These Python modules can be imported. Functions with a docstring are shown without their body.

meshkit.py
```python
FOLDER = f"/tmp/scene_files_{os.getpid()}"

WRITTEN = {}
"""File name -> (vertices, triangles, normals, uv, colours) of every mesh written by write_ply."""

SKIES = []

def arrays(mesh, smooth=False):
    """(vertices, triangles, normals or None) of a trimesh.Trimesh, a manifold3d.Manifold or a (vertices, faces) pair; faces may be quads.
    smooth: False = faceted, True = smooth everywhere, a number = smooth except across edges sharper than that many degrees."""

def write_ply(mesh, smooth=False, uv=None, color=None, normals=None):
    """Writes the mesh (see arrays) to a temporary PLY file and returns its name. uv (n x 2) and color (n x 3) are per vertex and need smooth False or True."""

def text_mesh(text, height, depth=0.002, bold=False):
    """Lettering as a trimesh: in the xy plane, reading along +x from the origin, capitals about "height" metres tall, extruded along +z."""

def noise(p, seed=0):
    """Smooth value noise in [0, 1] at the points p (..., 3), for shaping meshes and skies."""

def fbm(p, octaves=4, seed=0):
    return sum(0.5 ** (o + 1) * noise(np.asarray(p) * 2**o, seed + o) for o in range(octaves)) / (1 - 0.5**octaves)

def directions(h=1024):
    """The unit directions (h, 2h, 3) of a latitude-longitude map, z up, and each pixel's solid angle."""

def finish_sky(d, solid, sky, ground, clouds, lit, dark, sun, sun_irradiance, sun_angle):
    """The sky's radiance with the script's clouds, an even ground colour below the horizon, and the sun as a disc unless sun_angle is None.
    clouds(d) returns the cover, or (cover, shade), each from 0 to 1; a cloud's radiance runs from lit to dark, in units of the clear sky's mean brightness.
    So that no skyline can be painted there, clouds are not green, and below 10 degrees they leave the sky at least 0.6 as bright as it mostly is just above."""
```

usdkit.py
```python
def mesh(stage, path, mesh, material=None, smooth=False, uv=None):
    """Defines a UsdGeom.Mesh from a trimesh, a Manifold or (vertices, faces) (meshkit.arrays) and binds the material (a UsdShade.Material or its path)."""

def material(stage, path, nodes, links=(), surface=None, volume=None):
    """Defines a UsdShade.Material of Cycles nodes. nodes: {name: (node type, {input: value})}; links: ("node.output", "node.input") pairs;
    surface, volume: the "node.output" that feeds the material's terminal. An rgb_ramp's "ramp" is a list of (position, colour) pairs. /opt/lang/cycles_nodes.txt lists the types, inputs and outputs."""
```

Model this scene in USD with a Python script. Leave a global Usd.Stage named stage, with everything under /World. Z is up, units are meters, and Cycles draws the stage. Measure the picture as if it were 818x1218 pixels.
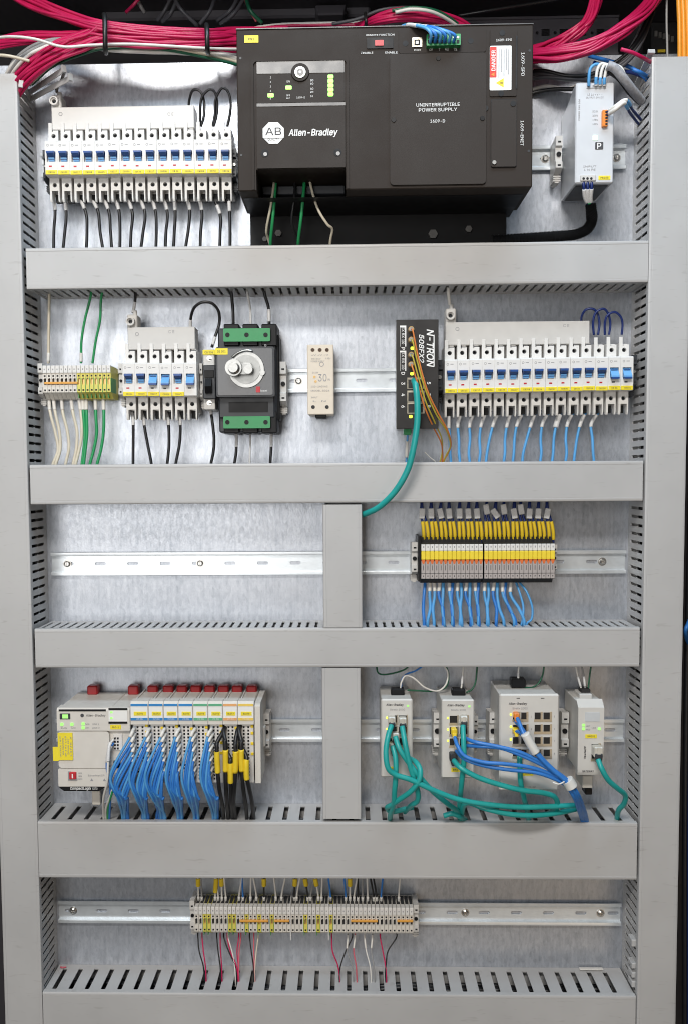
import math, random, re, numpy as np, trimesh, usdkit, meshkit
from manifold3d import Manifold, CrossSection
from pxr import Usd, UsdGeom, UsdLux, UsdShade, Gf, Sdf
stage = Usd.Stage.CreateInMemory()
UsdGeom.SetStageUpAxis(stage, 'Z'); UsdGeom.SetStageMetersPerUnit(stage, 1.0)
UsdGeom.Xform.Define(stage, '/World'); UsdGeom.Scope.Define(stage, '/World/Looks')
rng = random.Random(7)
# ---------------------------------------------------------------- camera (solved from the duct corners), lamps, exposure
Z0 = 1.5
FPX, CX, CY = 1081.55, 388.63, 633.34                  # pixels of the 818 x 1218 photograph
EYE = np.array([.0094, -1.3725, .0159 + Z0])
def _rot(yaw, pitch, roll):
    cy, sy, cp, sp, cr, sr = math.cos(yaw), math.sin(yaw), math.cos(pitch), math.sin(pitch), math.cos(roll), math.sin(roll)
    return np.array([[cy, -sy, 0], [sy, cy, 0], [0, 0, 1]]) @ np.array([[1, 0, 0], [0, cp, -sp], [0, sp, cp]]) @ np.array([[cr, 0, sr], [0, 1, 0], [-sr, 0, cr]]) @ np.array([[1, 0, 0], [0, 0, -1], [0, 1, 0.]])
ROT = _rot(.0239, -.064, .0066)
cam = UsdGeom.Camera.Define(stage, '/World/camera')
HA = 24.0
cam.CreateHorizontalApertureAttr(HA); cam.CreateVerticalApertureAttr(HA * 1024 / 687); cam.CreateFocalLengthAttr(HA * FPX / 818)
cam.CreateHorizontalApertureOffsetAttr((409 - CX) / 818 * HA); cam.CreateVerticalApertureOffsetAttr((CY - 609) / 818 * HA)
cam.CreateClippingRangeAttr((.05, 100)); cam.CreateExposureAttr(0.0)
m4 = np.eye(4); m4[:3, :3] = ROT; m4[:3, 3] = EYE
cam.AddTransformOp().Set(Gf.Matrix4d(*m4.T.ravel().tolist()))

def rect_lamp(name, pos, target, w, h, power, color):
    l = UsdLux.RectLight.Define(stage, '/World/' + name)
    l.CreateWidthAttr(w); l.CreateHeightAttr(h); l.CreateIntensityAttr(power); l.CreateColorAttr(Gf.Vec3f(*color)); l.CreateNormalizeAttr(True)
    z = np.array(pos, float) - np.array(target, float); z /= np.linalg.norm(z)
    x = np.cross([0, 0, 1.], z); x /= np.linalg.norm(x); y = np.cross(z, x)
    m = np.eye(4); m[:3, 0], m[:3, 1], m[:3, 2], m[:3, 3] = x, y, z, pos
    l.AddTransformOp().Set(Gf.Matrix4d(*m.T.ravel().tolist()))
rect_lamp('ceiling_lamp_left', (-.62, -1.75, Z0 + 1.15), (-.1, 0, Z0 + .1), .7, .22, 1.0, (.78, .90, 1.0))
rect_lamp('ceiling_lamp_overhead', (.25, -.66, Z0 + 1.42), (.12, 0, Z0 + .1), 1.2, .3, 4.2, (.62, .81, 1.0))
rect_lamp('ceiling_lamp_front', (-.22, -2.1, Z0 + 1.55), (0, 0, Z0 - .3), .8, .3, 13.0, (1.0, .95, .89))
rect_lamp('bright_doorway', (-.9, -2.9, Z0 + .15), (-.1, 0, Z0 - .1), 1.5, 1.5, 9.0, (1.0, .98, .95))
rect_lamp('warm_floor_bounce', (.85, -2.3, Z0 - 1.2), (.2, 0, Z0 - .5), 1.3, .9, 1.2, (1.0, .76, .52))
dome = UsdLux.DomeLight.Define(stage, '/World/room_light')
usdkit.material(stage, '/World/Looks/room', {'b': ('background_shader', {'color': (1.0, .97, .94), 'strength': .055})}, surface='b.background')
UsdShade.MaterialBindingAPI.Apply(dome.GetPrim()).Bind(UsdShade.Material.Get(stage, '/World/Looks/room'))

# ---------------------------------------------------------------- helpers
def at(px, py, d):
    """The point of the cabinet that stands d metres in front of the panel (panel: y = 0) at this pixel of the photograph."""
    r = ROT @ np.array([(px - CX) / FPX, (CY - py) / FPX, -1.0])
    return EYE + r * ((-d - EYE[1]) / r[1])
def S(d): return (1.3725 - d) / FPX
USED, LOC = {}, {}
def fresh(parent, name):
    k = USED.get((parent, name), -1) + 1; USED[(parent, name)] = k
    return f'{parent}/{name}' + (f'_{k:03d}' if k else '')
def tag(p, label=None, cat=None, group=None, kind=None):
    p = p.GetPrim() if hasattr(p, 'GetPrim') else p
    for k, v in (('label', label), ('category', cat), ('group', group), ('kind', kind)):
        if v: p.SetCustomDataByKey(k, v)
    return p
def thing(name, label, cat, loc, group=None):
    path = fresh('/World', name)
    x = UsdGeom.Xform.Define(stage, path); x.AddTranslateOp().Set(Gf.Vec3d(*map(float, loc)))
    LOC[path] = np.array(loc, float)
    return tag(x, label, cat, group)
def arr(shape):
    if isinstance(shape, list):
        vs, fs, n = [], [], 0
        for s in shape:
            v, f = arr(s); vs.append(v); fs.append(f + n); n += len(v)
        return np.vstack(vs), np.vstack(fs)
    v, f, _ = meshkit.arrays(shape)
    return v, f
def obj(name, shape, mat, parent=None, smooth=35, label=None):
    """One Mesh prim; shapes are given in world coordinates, or local ones for a parent built at the origin."""
    pp = str(parent.GetPath()) if parent is not None else '/World'
    v, f = arr(shape)
    root = '/'.join(pp.split('/')[:3])
    if root in LOC: v = v - LOC[root]
    m = usdkit.mesh(stage, fresh(pp, name), trimesh.Trimesh(v, f, process=False) if smooth is True else trimesh.Trimesh(v, f, process=True), MAT[mat], smooth=smooth)
    p = m.GetPrim()
    if label: p.SetCustomDataByKey('label', label)
    return p
def dup(src, loc, label, group=None):
    path = fresh('/World', re.sub(r'_\d+$', '', src.GetName()))
    x = UsdGeom.Xform.Define(stage, path)
    x.GetPrim().GetReferences().AddInternalReference(src.GetPath())
    x.ClearXformOpOrder(); UsdGeom.XformCommonAPI(x.GetPrim()).SetTranslate(Gf.Vec3d(*map(float, loc)))
    x.GetPrim().SetInstanceable(True)
    return tag(x, label, None, group)
def bx(x0, x1, d0, d1, z0, z1, ch=0.0, back=False):
    """A box from depth d0 to the nearer depth d1; ch chamfers its edges (the rear ones only if back)."""
    x0, x1 = min(x0, x1), max(x0, x1); z0, z1 = min(z0, z1), max(z0, z1)
    if not ch:
        return Manifold.cube((x1 - x0, d1 - d0, z1 - z0)).translate((x0, -d1, z0))
    c = min(ch, (x1 - x0) * .45, (z1 - z0) * .45, (d1 - d0) * .45); p = []
    for xs, sx in ((x0, 1), (x1, -1)):
        for zs, sz in ((z0, 1), (z1, -1)):
            p += [(xs + sx * c, -d1, zs + sz * c), (xs, -d1 + c, zs + sz * c), (xs + sx * c, -d1 + c, zs)]
            p += [(xs + sx * c, -d0, zs), (xs, -d0, zs + sz * c)]
    return Manifold.hull_points(np.array(p))
def rb(px0, py0, px1, py1, d0, d1, ch=0.0):
    a, b = at(px0, py0, d1), at(px1, py1, d1)
    return bx(a[0], b[0], d0, d1, b[2], a[2], ch)
def rr(px0, py0, px1, py1, d0, d1, rad, seg=5):
    """Rounded-corner plate."""
    a, b = at(px0, py0, d1), at(px1, py1, d1)
    w, h = b[0] - a[0], a[2] - b[2]; rad = min(rad, w * .49, h * .49)
    cs = CrossSection.square((w - 2 * rad, h - 2 * rad), True).offset(rad, circular_segments=seg * 4) if hasattr(CrossSection, 'offset') else CrossSection.square((w, h), True)
    return Manifold.extrude(cs, d1 - d0).rotate((90, 0, 0)).translate(((a[0] + b[0]) / 2, -d0, (a[2] + b[2]) / 2))
def cyy(x, z, r, d0, d1, n=16, r2=None):
    """Cylinder that points out of the panel."""
    return Manifold.cylinder(d1 - d0, r, r if r2 is None else r2, n).rotate((90, 0, 0)).translate((x, -d0, z))
def cyp(px, py, rpx, d0, d1, n=16, r2=None):
    p = at(px, py, d1)
    return cyy(p[0], p[2], rpx * S(d1), d0, d1, n, None if r2 is None else r2 * S(d1))
def czz(x, d, r, z0, z1, n=14, r2=None): return Manifold.cylinder(z1 - z0, r, r if r2 is None else r2, n).translate((x, -d, z0))
def cxx(d, z, r, x0, x1, n=14): return Manifold.cylinder(x1 - x0, r, r, n).rotate((0, 90, 0)).translate((x0, -d, z))
def prof(pts, x0, x1):
    """A (d, z) outline extruded along x."""
    p = np.array([(d, z) for d, z in pts], float)
    if np.sum(p[:, 0] * np.roll(p[:, 1], -1) - np.roll(p[:, 0], -1) * p[:, 1]) < 0: p = p[::-1]
    m = Manifold.extrude(CrossSection([p]), x1 - x0)            # (d, z, x) -> (x, -d, z)
    return m.transform(np.array([[0, 0, 1, x0], [-1, 0, 0, 0], [0, 1, 0, 0]], float)) if True else m
def text(t, px, py, d, hpx, rot=0, bold=False, center=True, italic=0.0, width=None, depth=.0003):
    """Lettering that stands on the face at depth d; hpx: height of its capitals in pixels."""
    m = meshkit.text_mesh(t, hpx * S(d), depth, bold)
    v = np.array(m.vertices); v[:, 0] += italic * v[:, 1]
    if width: v[:, 0] *= width * S(d) / (v[:, 0].max() - v[:, 0].min())
    if center: v[:, :2] -= (v[:, :2].max(0) + v[:, :2].min(0)) / 2
    c, s = math.cos(math.radians(rot)), math.sin(math.radians(rot))
    x, y = v[:, 0] * c - v[:, 1] * s, v[:, 0] * s + v[:, 1] * c
    p = at(px, py, d)
    return trimesh.Trimesh(np.stack([p[0] + x, -d - v[:, 2], p[2] + y], 1), m.faces, process=False)
def spline(pts, n=9):
    p = np.array(pts, float)
    if len(p) == 2: return p[0] + (p[1] - p[0]) * np.linspace(0, 1, 6)[:, None]
    e = np.vstack([2 * p[0] - p[1], p, 2 * p[-1] - p[-2]]); out = []
    for i in range(len(p) - 1):
        a, b, c, q = e[i:i + 4]; t = np.linspace(0, 1, n, endpoint=False)[:, None]
        out.append(.5 * (2 * b + (c - a) * t + (2 * a - 5 * b + 4 * c - q) * t**2 + (3 * b - 3 * c + q - a) * t**3))
    return np.vstack(out + [p[-1:]])
def tube(p, r, sides=8):
    p = np.array(p, float); t = np.gradient(p, axis=0); t /= np.linalg.norm(t, axis=1, keepdims=True) + 1e-12
    a = np.cross(t[0], [0, 1, 0.1]); a /= np.linalg.norm(a); A = []
    for k in range(len(p)):
        a = a - t[k] * (a @ t[k]); a /= np.linalg.norm(a); A.append(a)
    A = np.array(A); B = np.cross(t, A); ang = np.arange(sides) * 2 * np.pi / sides
    r = np.broadcast_to(r, (len(p),))
    v = (p[:, None] + r[:, None, None] * (np.cos(ang)[None, :, None] * A[:, None] + np.sin(ang)[None, :, None] * B[:, None])).reshape(-1, 3)
    i, j = np.meshgrid(np.arange(len(p) - 1), np.arange(sides), indexing='ij')
    q = np.stack([i * sides + j, i * sides + (j + 1) % sides, (i + 1) * sides + (j + 1) % sides, (i + 1) * sides + j], -1).reshape(-1, 4)
    f = np.vstack([q[:, [0, 1, 2]], q[:, [0, 2, 3]]])
    n = len(v); v = np.vstack([v, p[:1], p[-1:]]); k = np.arange(sides)
    f = np.vstack([f, np.stack([np.full(sides, n), (k + 1) % sides, k], 1), np.stack([np.full(sides, n + 1), n - sides + k, n - sides + (k + 1) % sides], 1)])
    return v, f
def span(p, a, b):
    """The stretch of a polyline between two fractions of its length."""
    s = np.r_[0, np.cumsum(np.linalg.norm(np.diff(p, axis=0), axis=1))]; s /= s[-1]
    u = np.r_[a, s[(s > a + 1e-6) & (s < b - 1e-6)], b]
    return np.stack([np.interp(u, s, p[:, k]) for k in range(3)], 1)
def wire(pts, r, mat, label, cat='wire', group=None, sleeves=(), name='wire', world=False, sides=8):
    """A wire through (px, py, depth) points; sleeves: (from, to, material, part name, thickness) along its length."""
    p = spline(pts if world else [at(*q) for q in pts])
    if not sleeves:
        return tag(obj(name, tube(p, r, sides), mat, None, True), label, cat, group)
    t = thing(name, label, cat, p[-1], group)
    obj('insulation', tube(p, r, sides), mat, t, True)
    for a, b, m, nm, k in sleeves: obj(nm, tube(span(p, a, b), r * k, sides), m, t, True)
    return t
ONES = 'first second third fourth fifth sixth seventh eighth ninth tenth eleventh twelfth thirteenth fourteenth fifteenth sixteenth seventeenth eighteenth nineteenth'.split()
def nth(k):
    if k < 20: return ONES[k - 1]
    tens, one = divmod(k, 10); w = {2: 'twent', 3: 'thirt', 4: 'fort', 5: 'fift', 6: 'sixt'}[tens]
    return w + 'ieth' if one == 0 else w + 'y-' + ONES[one - 1]

# ---------------------------------------------------------------- materials
MAT = {}
def M(name, rgb, rough=.45, metal=0.0, var=.05, scale=60, bump=0.0, bscale=900, spec=.5, coat=0.0):
    rgb = np.array(rgb, float)
    nodes = {'g': ('geometry', {}), 'n': ('noise_texture', {'scale': float(scale), 'detail': 4.0}), 'o': ('object_info', {}),
             'r': ('rgb_ramp', {'ramp': [(.3, tuple(rgb * (1 - var))), (.7, tuple(np.minimum(rgb * (1 + var), 1)))]}),
             'rr': ('map_range', {'from_min': .3, 'from_max': .7, 'to_min': rough * .88, 'to_max': min(1, rough * 1.12)}),
             'p': ('principled_bsdf', {'metallic': float(metal), 'specular_ior_level': float(spec), 'coat_weight': float(coat)})}
    links = [('g.position', 'n.vector'), ('n.fac', 'r.fac'), ('r.color', 'p.base_color'), ('n.fac', 'rr.value'), ('rr.result', 'p.roughness')]
    if bump:
        nodes['bn'] = ('noise_texture', {'scale': float(bscale), 'detail': 2.0}); nodes['b'] = ('bump', {'strength': float(bump), 'distance': .0005})
        links += [('g.position', 'bn.vector'), ('bn.fac', 'b.height'), ('b.normal', 'p.normal')]
    MAT[name] = usdkit.material(stage, '/World/Looks/' + name, nodes, links, surface='p.BSDF')
def duct_plastic():
    n = {'g': ('geometry', {}), 'm': ('mapping', {'scale': (1, 1, 6)}), 'n1': ('noise_texture', {'scale': 6.0, 'detail': 5.0, 'roughness': .55}), 'n2': ('noise_texture', {'scale': 45.0, 'detail': 3.0, 'distortion': .6}),
         'r1': ('rgb_ramp', {'ramp': [(.30, (.44, .437, .434)), (.70, (.51, .507, .503))]}), 'r2': ('rgb_ramp', {'ramp': [(.64, (1, 1, 1)), (.76, (.86, .85, .84))]}),
         'x': ('mix_color', {'blend_type': 'multiply', 'fac': 1.0}), 'rr': ('map_range', {'from_min': .3, 'from_max': .7, 'to_min': .34, 'to_max': .48}),
         'bn': ('noise_texture', {'scale': 420.0, 'detail': 2.0}), 'b': ('bump', {'strength': .07, 'distance': .0005}), 'p': ('principled_bsdf', {})}
    l = [('g.position', 'n1.vector'), ('g.position', 'm.vector'), ('m.vector', 'n2.vector'), ('n1.fac', 'r1.fac'), ('n2.fac', 'r2.fac'), ('r1.color', 'x.a'), ('r2.color', 'x.b'), ('x.result', 'p.base_color'), ('n1.fac', 'rr.value'), ('rr.result', 'p.roughness'), ('g.position', 'bn.vector'), ('bn.fac', 'b.height'), ('b.normal', 'p.normal')]
    MAT['duct_grey'] = usdkit.material(stage, '/World/Looks/duct_grey', n, l, surface='p.BSDF')
duct_plastic()
def E_(name, rgb, strength):
    MAT[name] = usdkit.material(stage, '/World/Looks/' + name, {'p': ('principled_bsdf', {'base_color': tuple(c * .4 for c in rgb), 'emission_color': rgb, 'emission_strength': strength, 'roughness': .3})}, [], surface='p.BSDF')
M('breaker_white', (.74, .725, .70), .4, var=.02)
M('breaker_grey', (.60, .585, .56), .45, var=.03)
M('cream', (.70, .665, .60), .42, var=.03)
M('beige', (.72, .64, .53), .45, var=.03)
M('plc_beige', (.66, .63, .58), .45, var=.03, bump=.08)
M('switch_grey', (.62, .605, .57), .4, var=.03, bump=.05)
M('psu_white', (.62, .635, .66), .4, var=.02)
M('psu_side', (.55, .56, .58), .42, metal=.3, var=.04)
M('blue_toggle', (.016, .075, .28), .38); M('blue_light', (.15, .40, .74), .38); M('blue_dark', (.02, .06, .20), .4)
M('yellow_label', (.85, .70, .03), .5, var=.04); M('yellow', (.85, .62, .03), .4); M('yellow_strip', (.86, .66, .05), .38)
M('yellow_green', (.70, .62, .12), .42, var=.06); M('green_stripe', (.07, .33, .09), .45)
M('black', (.008, .008, .009), .45, spec=.25); M('dark', (.02, .02, .021), .6); M('dark_grey', (.030, .033, .039), .45, var=.08)
M('hole', (.008, .008, .009), .7)
M('ups_black', (.032, .025, .021), .62, var=.09, scale=25, bump=.3, bscale=1500, spec=.2)
M('ups_panel', (.036, .029, .025), .6, var=.09, scale=25, bump=.3, bscale=1500, spec=.22)
M('ups_band', (.11, .107, .107), .35)
M('switch_black', (.014, .012, .0115), .42, var=.08, bump=.06)
M('printed_white', (.82, .82, .80), .5, var=.0); M('printed_dark', (.06, .06, .065), .6, var=.0); M('printed_grey', (.30, .30, .31), .6, var=.0)
M('steel', (.30, .305, .30), .38, metal=1.0, var=.15, scale=90); M('bright_steel', (.38, .385, .38), .34, metal=1.0, var=.12, scale=120); M('dull_steel', (.45, .44, .42), .42, metal=.9, var=.1)
M('screw_dark', (.22, .22, .22), .5, metal=.9, var=.3, scale=500)
M('bolt_dark', (.16, .155, .15), .5, metal=.8, var=.2)
M('smoked', (.040, .043, .050), .22, coat=.5)
M('rail_zinc', (.74, .79, .83), .30, metal=.55, var=.05, scale=30)
M('screw_steel', (.55, .54, .52), .3, metal=1.0)
M('green_cover', (.03, .27, .09), .38); M('green_plug', (.03, .30, .10), .4); M('red', (.50, .02, .03), .4); M('red_latch', (.36, .014, .018), .42); M('orange', (.80, .25, .04), .4); M('orange_bar', (.75, .36, .06), .4)
M('wire_red', (.50, .010, .085), .38, var=.12, scale=40); M('wire_blue', (.035, .20, .60), .36, var=.08); M('wire_lightblue', (.10, .36, .70), .36, var=.08); M('wire_navy', (.012, .03, .16), .38)
M('wire_black', (.014, .014, .016), .38); M('wire_grey', (.30, .30, .30), .42, var=.1); M('wire_darkgrey', (.07, .07, .08), .45); M('wire_white', (.74, .72, .68), .4, var=.04); M('wire_cream', (.66, .60, .48), .4)
M('wire_green', (.02, .30, .10), .38); M('wire_teal', (.02, .36, .34), .36, var=.06); M('wire_orange', (.95, .40, .04), .4); M('fiber_orange', (.70, .22, .05), .4); M('fiber_green', (.48, .40, .05), .4)
M('wire_darkgreen', (.01, .10, .05), .4); M('wire_pink', (.60, .12, .16), .4)
M('sleeve', (.70, .70, .70), .5, var=.12, scale=700); M('sleeve_yellow', (.80, .58, .03), .4, var=.06); M('zip_black', (.012, .012, .012), .4); M('zip_white', (.75, .75, .72), .4)
M('conduit', (.012, .012, .013), .35); M('port_dark', (.012, .011, .011), .5); M('port_metal', (.55, .50, .40), .35, metal=.8)
M('cabinet_paint', (.036, .033, .038), .5, var=.15, scale=8, bump=.1, bscale=300); M('cabinet_dark', (.012, .012, .015), .6)
M('strut_paint', (.075, .071, .082), .45, var=.12, scale=12); M('lcd', (.55, .58, .60), .25); M('danger_red', (.65, .04, .03), .5); M('braid_grey', (.36, .36, .38), .5, var=.25, scale=260)
M('relay_grey', (.42, .38, .365), .42, var=.03); M('relay_orange', (.70, .16, .04), .4); M('plug_clear', (.52, .50, .44), .25, var=.1, spec=.8)
M('dark_bronze', (.10, .06, .035), .5, metal=.3)
M('bronze', (.58, .38, .16), .35, metal=.7)
E_('led_green', (.25, 1.0, .08), 1.6); E_('led_yellow', (.75, 1.0, .06), 2.0); E_('led_pale', (.45, 1.0, .25), .75); E_('led_white', (.7, 1.0, .8), 1.2)
def galvanised():
    n = {'g': ('geometry', {}), 'm': ('mapping', {'scale': (1, 1, .42)}),
         'n1': ('noise_texture', {'scale': 5.0, 'detail': 5.0, 'roughness': .6}), 'n2': ('noise_texture', {'scale': 240.0, 'detail': 6.0, 'roughness': .8}),
         'v': ('voronoi_texture', {'scale': 230.0, 'randomness': 1.0}), 'm2': ('mapping', {'scale': (1, 1, .05)}), 'w': ('noise_texture', {'scale': 260.0, 'detail': 3.0}), 'a3': ('mix_color', {'fac': .22}),
         'bw': ('rgb_to_bw', {}), 'a': ('mix_color', {'fac': .6}), 'a2': ('mix_color', {'fac': .12}),
         'r': ('rgb_ramp', {'ramp': [(.36, (.34, .372, .42)), (.50, (.50, .53, .585)), (.64, (.62, .65, .70))]}),
         'rr': ('map_range', {'from_min': .3, 'from_max': .7, 'to_min': .30, 'to_max': .45}),
         'b': ('bump', {'strength': .30, 'distance': .0006}), 'p': ('principled_bsdf', {'metallic': .68})}
    l = [('g.position', 'm.vector'), ('m.vector', 'n1.vector'), ('m.vector', 'n2.vector'), ('m.vector', 'v.vector'), ('g.position', 'm2.vector'), ('m2.vector', 'w.vector'), ('a2.result', 'a3.a'), ('w.color', 'a3.b'), ('v.color', 'bw.color'),
         ('n1.color', 'a.a'), ('n2.color', 'a.b'), ('a.result', 'a2.a'), ('bw.val', 'a2.b'), ('a3.result', 'r.fac'), ('r.color', 'p.base_color'), ('n2.fac', 'rr.value'), ('rr.result', 'p.roughness'),
         ('n2.fac', 'b.height'), ('b.normal', 'p.normal')]
    MAT['galvanised'] = usdkit.material(stage, '/World/Looks/galvanised', n, l, surface='p.BSDF')
galvanised()

# ---------------------------------------------------------------- setting: the panel and the cabinet round it
def struct(name, shape, mat): return tag(obj(name, shape, mat), kind='structure')
zt = at(400, 70, 0)[2]
struct('back_panel', bx(-.515, .492, -.003, 0, Z0 - 1.05, zt, .001), 'galvanised')
struct('cabinet_back', bx(-.75, .75, -.12, -.1, Z0 - 1.1, Z0 + .714), 'cabinet_paint')
struct('cabinet_roof', bx(-.77, .77, -.12, .16, Z0 + .715, Z0 + .73), 'cabinet_paint')
struct('cabinet_side', bx(-.77, -.75, -.12, .2, Z0 - 1.1, Z0 + .714), 'cabinet_paint')
struct('cabinet_side', bx(.75, .77, -.12, .2, Z0 - 1.1, Z0 + .714), 'cabinet_paint')

# ---------------------------------------------------------------- wire ducts: slotted walls, base and snap-on cover
XL, XR, DD, DW = -.4489, .4274, .0786, .0572
def slots_cs(u0, u1, pitch, width, d0, d1, neck, phase=0.5, skip=()):
    cut = []
    n = int((u1 - u0) / pitch)
    for k in range(n):
        u = u0 + (k + phase) * pitch
        if k in skip: continue
        w, m = width / 2, (d0 + d1) / 2
        if neck:
            e = w * .9
            cut.append([(u - w * .55, d0), (u + w * .55, d0), (u + w, d0 + e), (u + w, m - e), (u + neck, m), (u + w, m + e), (u + w, d1 - e), (u + w * .4, d1), (u - w * .4, d1), (u - w, d1 - e), (u - w, m + e), (u - neck, m), (u - w, m - e), (u - w, d0 + e)])
        else:
            arc = [(u + w * math.cos(a), d1 - w + w * math.sin(a)) for a in np.linspace(0, math.pi, 9)]
            cut.append([(u - w, d0), (u + w, d0)] + arc)
    return [np.array(c) for c in cut]
def wall(u0, u1, d0, d1, t0, t1, axis, cuts):
    cs = CrossSection([np.array([(u0, d0), (u1, d0), (u1, d1), (u0, d1)])])
    if cuts: cs = cs - CrossSection(cuts)
    m = Manifold.extrude(cs, t1 - t0)
    if axis == 'h': return m.transform(np.array([[1, 0, 0, 0], [0, -1, 0, 0], [0, 0, 1, t0]], float))
    return m.transform(np.array([[0, 0, 1, t0], [0, -1, 0, 0], [1, 0, 0, 0]], float))
def lid(u0, u1, t0, t1, axis, D=DD, lip=.0085, th=.0018):
    r = .0022
    out = [(t0, D - lip), (t0, D - r), (t0 + r * .3, D - r * .3), (t0 + r, D), (t0 + .0046, D), (t0 + .0050, D - .0005), (t0 + .0056, D - .0002), (t1 - .0056, D - .0002), (t1 - .0050, D - .0005), (t1 - .0046, D), (t1 - r, D), (t1 - r * .3, D - r * .3), (t1, D - r), (t1, D - lip), (t1 - th, D - lip), (t1 - th, D - th - r * .2), (t0 + th, D - th - r * .2), (t0 + th, D - lip)]
    m = Manifold.extrude(CrossSection([np.array(out[::-1])]) if trimesh.path.polygons and False else CrossSection([np.array(out)]), u1 - u0)
    if m.is_empty(): m = Manifold.extrude(CrossSection([np.array(out[::-1])]), u1 - u0)
    if axis == 'h': return m.transform(np.array([[0, 0, 1, u0], [0, -1, 0, 0], [1, 0, 0, 0]], float))
    return m.transform(np.array([[1, 0, 0, 0], [0, -1, 0, 0], [0, 0, 1, u0]], float))
def duct(axis, u0, u1, t0, t1, label, pitch=.0125, width=.0044, neck=.0009, d0=.013, group=None, D=DD, inset=.0012, phase=.5, slots=(True, True), skip=()):
    loc = ((u0 + u1) / 2, 0, t0) if axis == 'h' else ((t0 + t1) / 2, 0, u0)
    t = thing('wire_duct', label, 'wire duct', loc, group)
    obj('duct_base', bx(*((u0, u1) if axis == 'h' else (t0 + inset, t1 - inset)), .0003, .0022, *((t0 + inset, t1 - inset) if axis == 'h' else (u0, u1))), 'duct_grey', t)
    for k, (a, b) in enumerate(((t0 + inset, t0 + inset + .0016), (t1 - inset - .0016, t1 - inset))):
        cuts = slots_cs(u0, u1, pitch, width, d0, D - .0095, neck, phase, skip if k == 0 else ()) if slots[k] else []
        obj('slotted_wall', wall(u0, u1, .0022, D - .003, a, b, axis, cuts), 'duct_grey', t)
    obj('duct_cover', lid(u0 - .0003, u1 + .0003, t0, t1, axis, D), 'duct_grey', t)
    return t
zl, zr = at(20, 87, DD)[2], at(775, 67.5, DD)[2]
left_duct = duct('v', Z0 - .98, zl, XL - DW, XL, 'left upright grey wire duct with slotted inner wall')
right_duct = duct('v', Z0 - .98, zr, XR, XR + DW, 'right upright grey wire duct with slotted inner wall')
def hduct(p0, p1, ztop, h, label, **k):
    a, b = at(*p0, DD), at(*p1, DD)
    return duct('h', a[0], b[0], ztop - h, ztop, label, **k)
def zmid(y0, y1): return (at(40, y0, DD)[2] + at(765, y1, DD)[2]) / 2
z1, z2, z3, z4, z5 = zmid(297.2, 282.5), zmid(553, 547.5), zmid(747.5, 747), zmid(977.7, 979), zmid(1182.5, 1183.3)
b1, b2, b3, b4 = zmid(346, 333.3), zmid(599.8, 596.5), zmid(793.7, 794.5), zmid(1046.7, 1045.3)
hduct((31.5, 320), (770.3, 310), z1, z1 - b1, 'topmost horizontal grey wire duct, directly beneath the black power supply')
hduct((36.2, 575), (764, 572), z2, z2 - b2, 'second horizontal grey wire duct from the top, with a teal cable hanging over it')
hduct((42, 770), (760, 770), z3, z3 - b3, 'third horizontal grey wire duct from the top, between two upright dividers')
hduct((46, 1010), (757, 1010), z4, z4 - b4, 'tall horizontal grey wire duct with wide slots beneath the controller and switches', pitch=.0245, width=.0069, neck=0, d0=.012, phase=.75)
hduct((51.5, 1200), (755.5, 1200), z5, .0858, 'lowest horizontal grey wire duct with wide slots at the bottom edge', pitch=.0245, width=.0069, neck=0, d0=.012, phase=.55)
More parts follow.
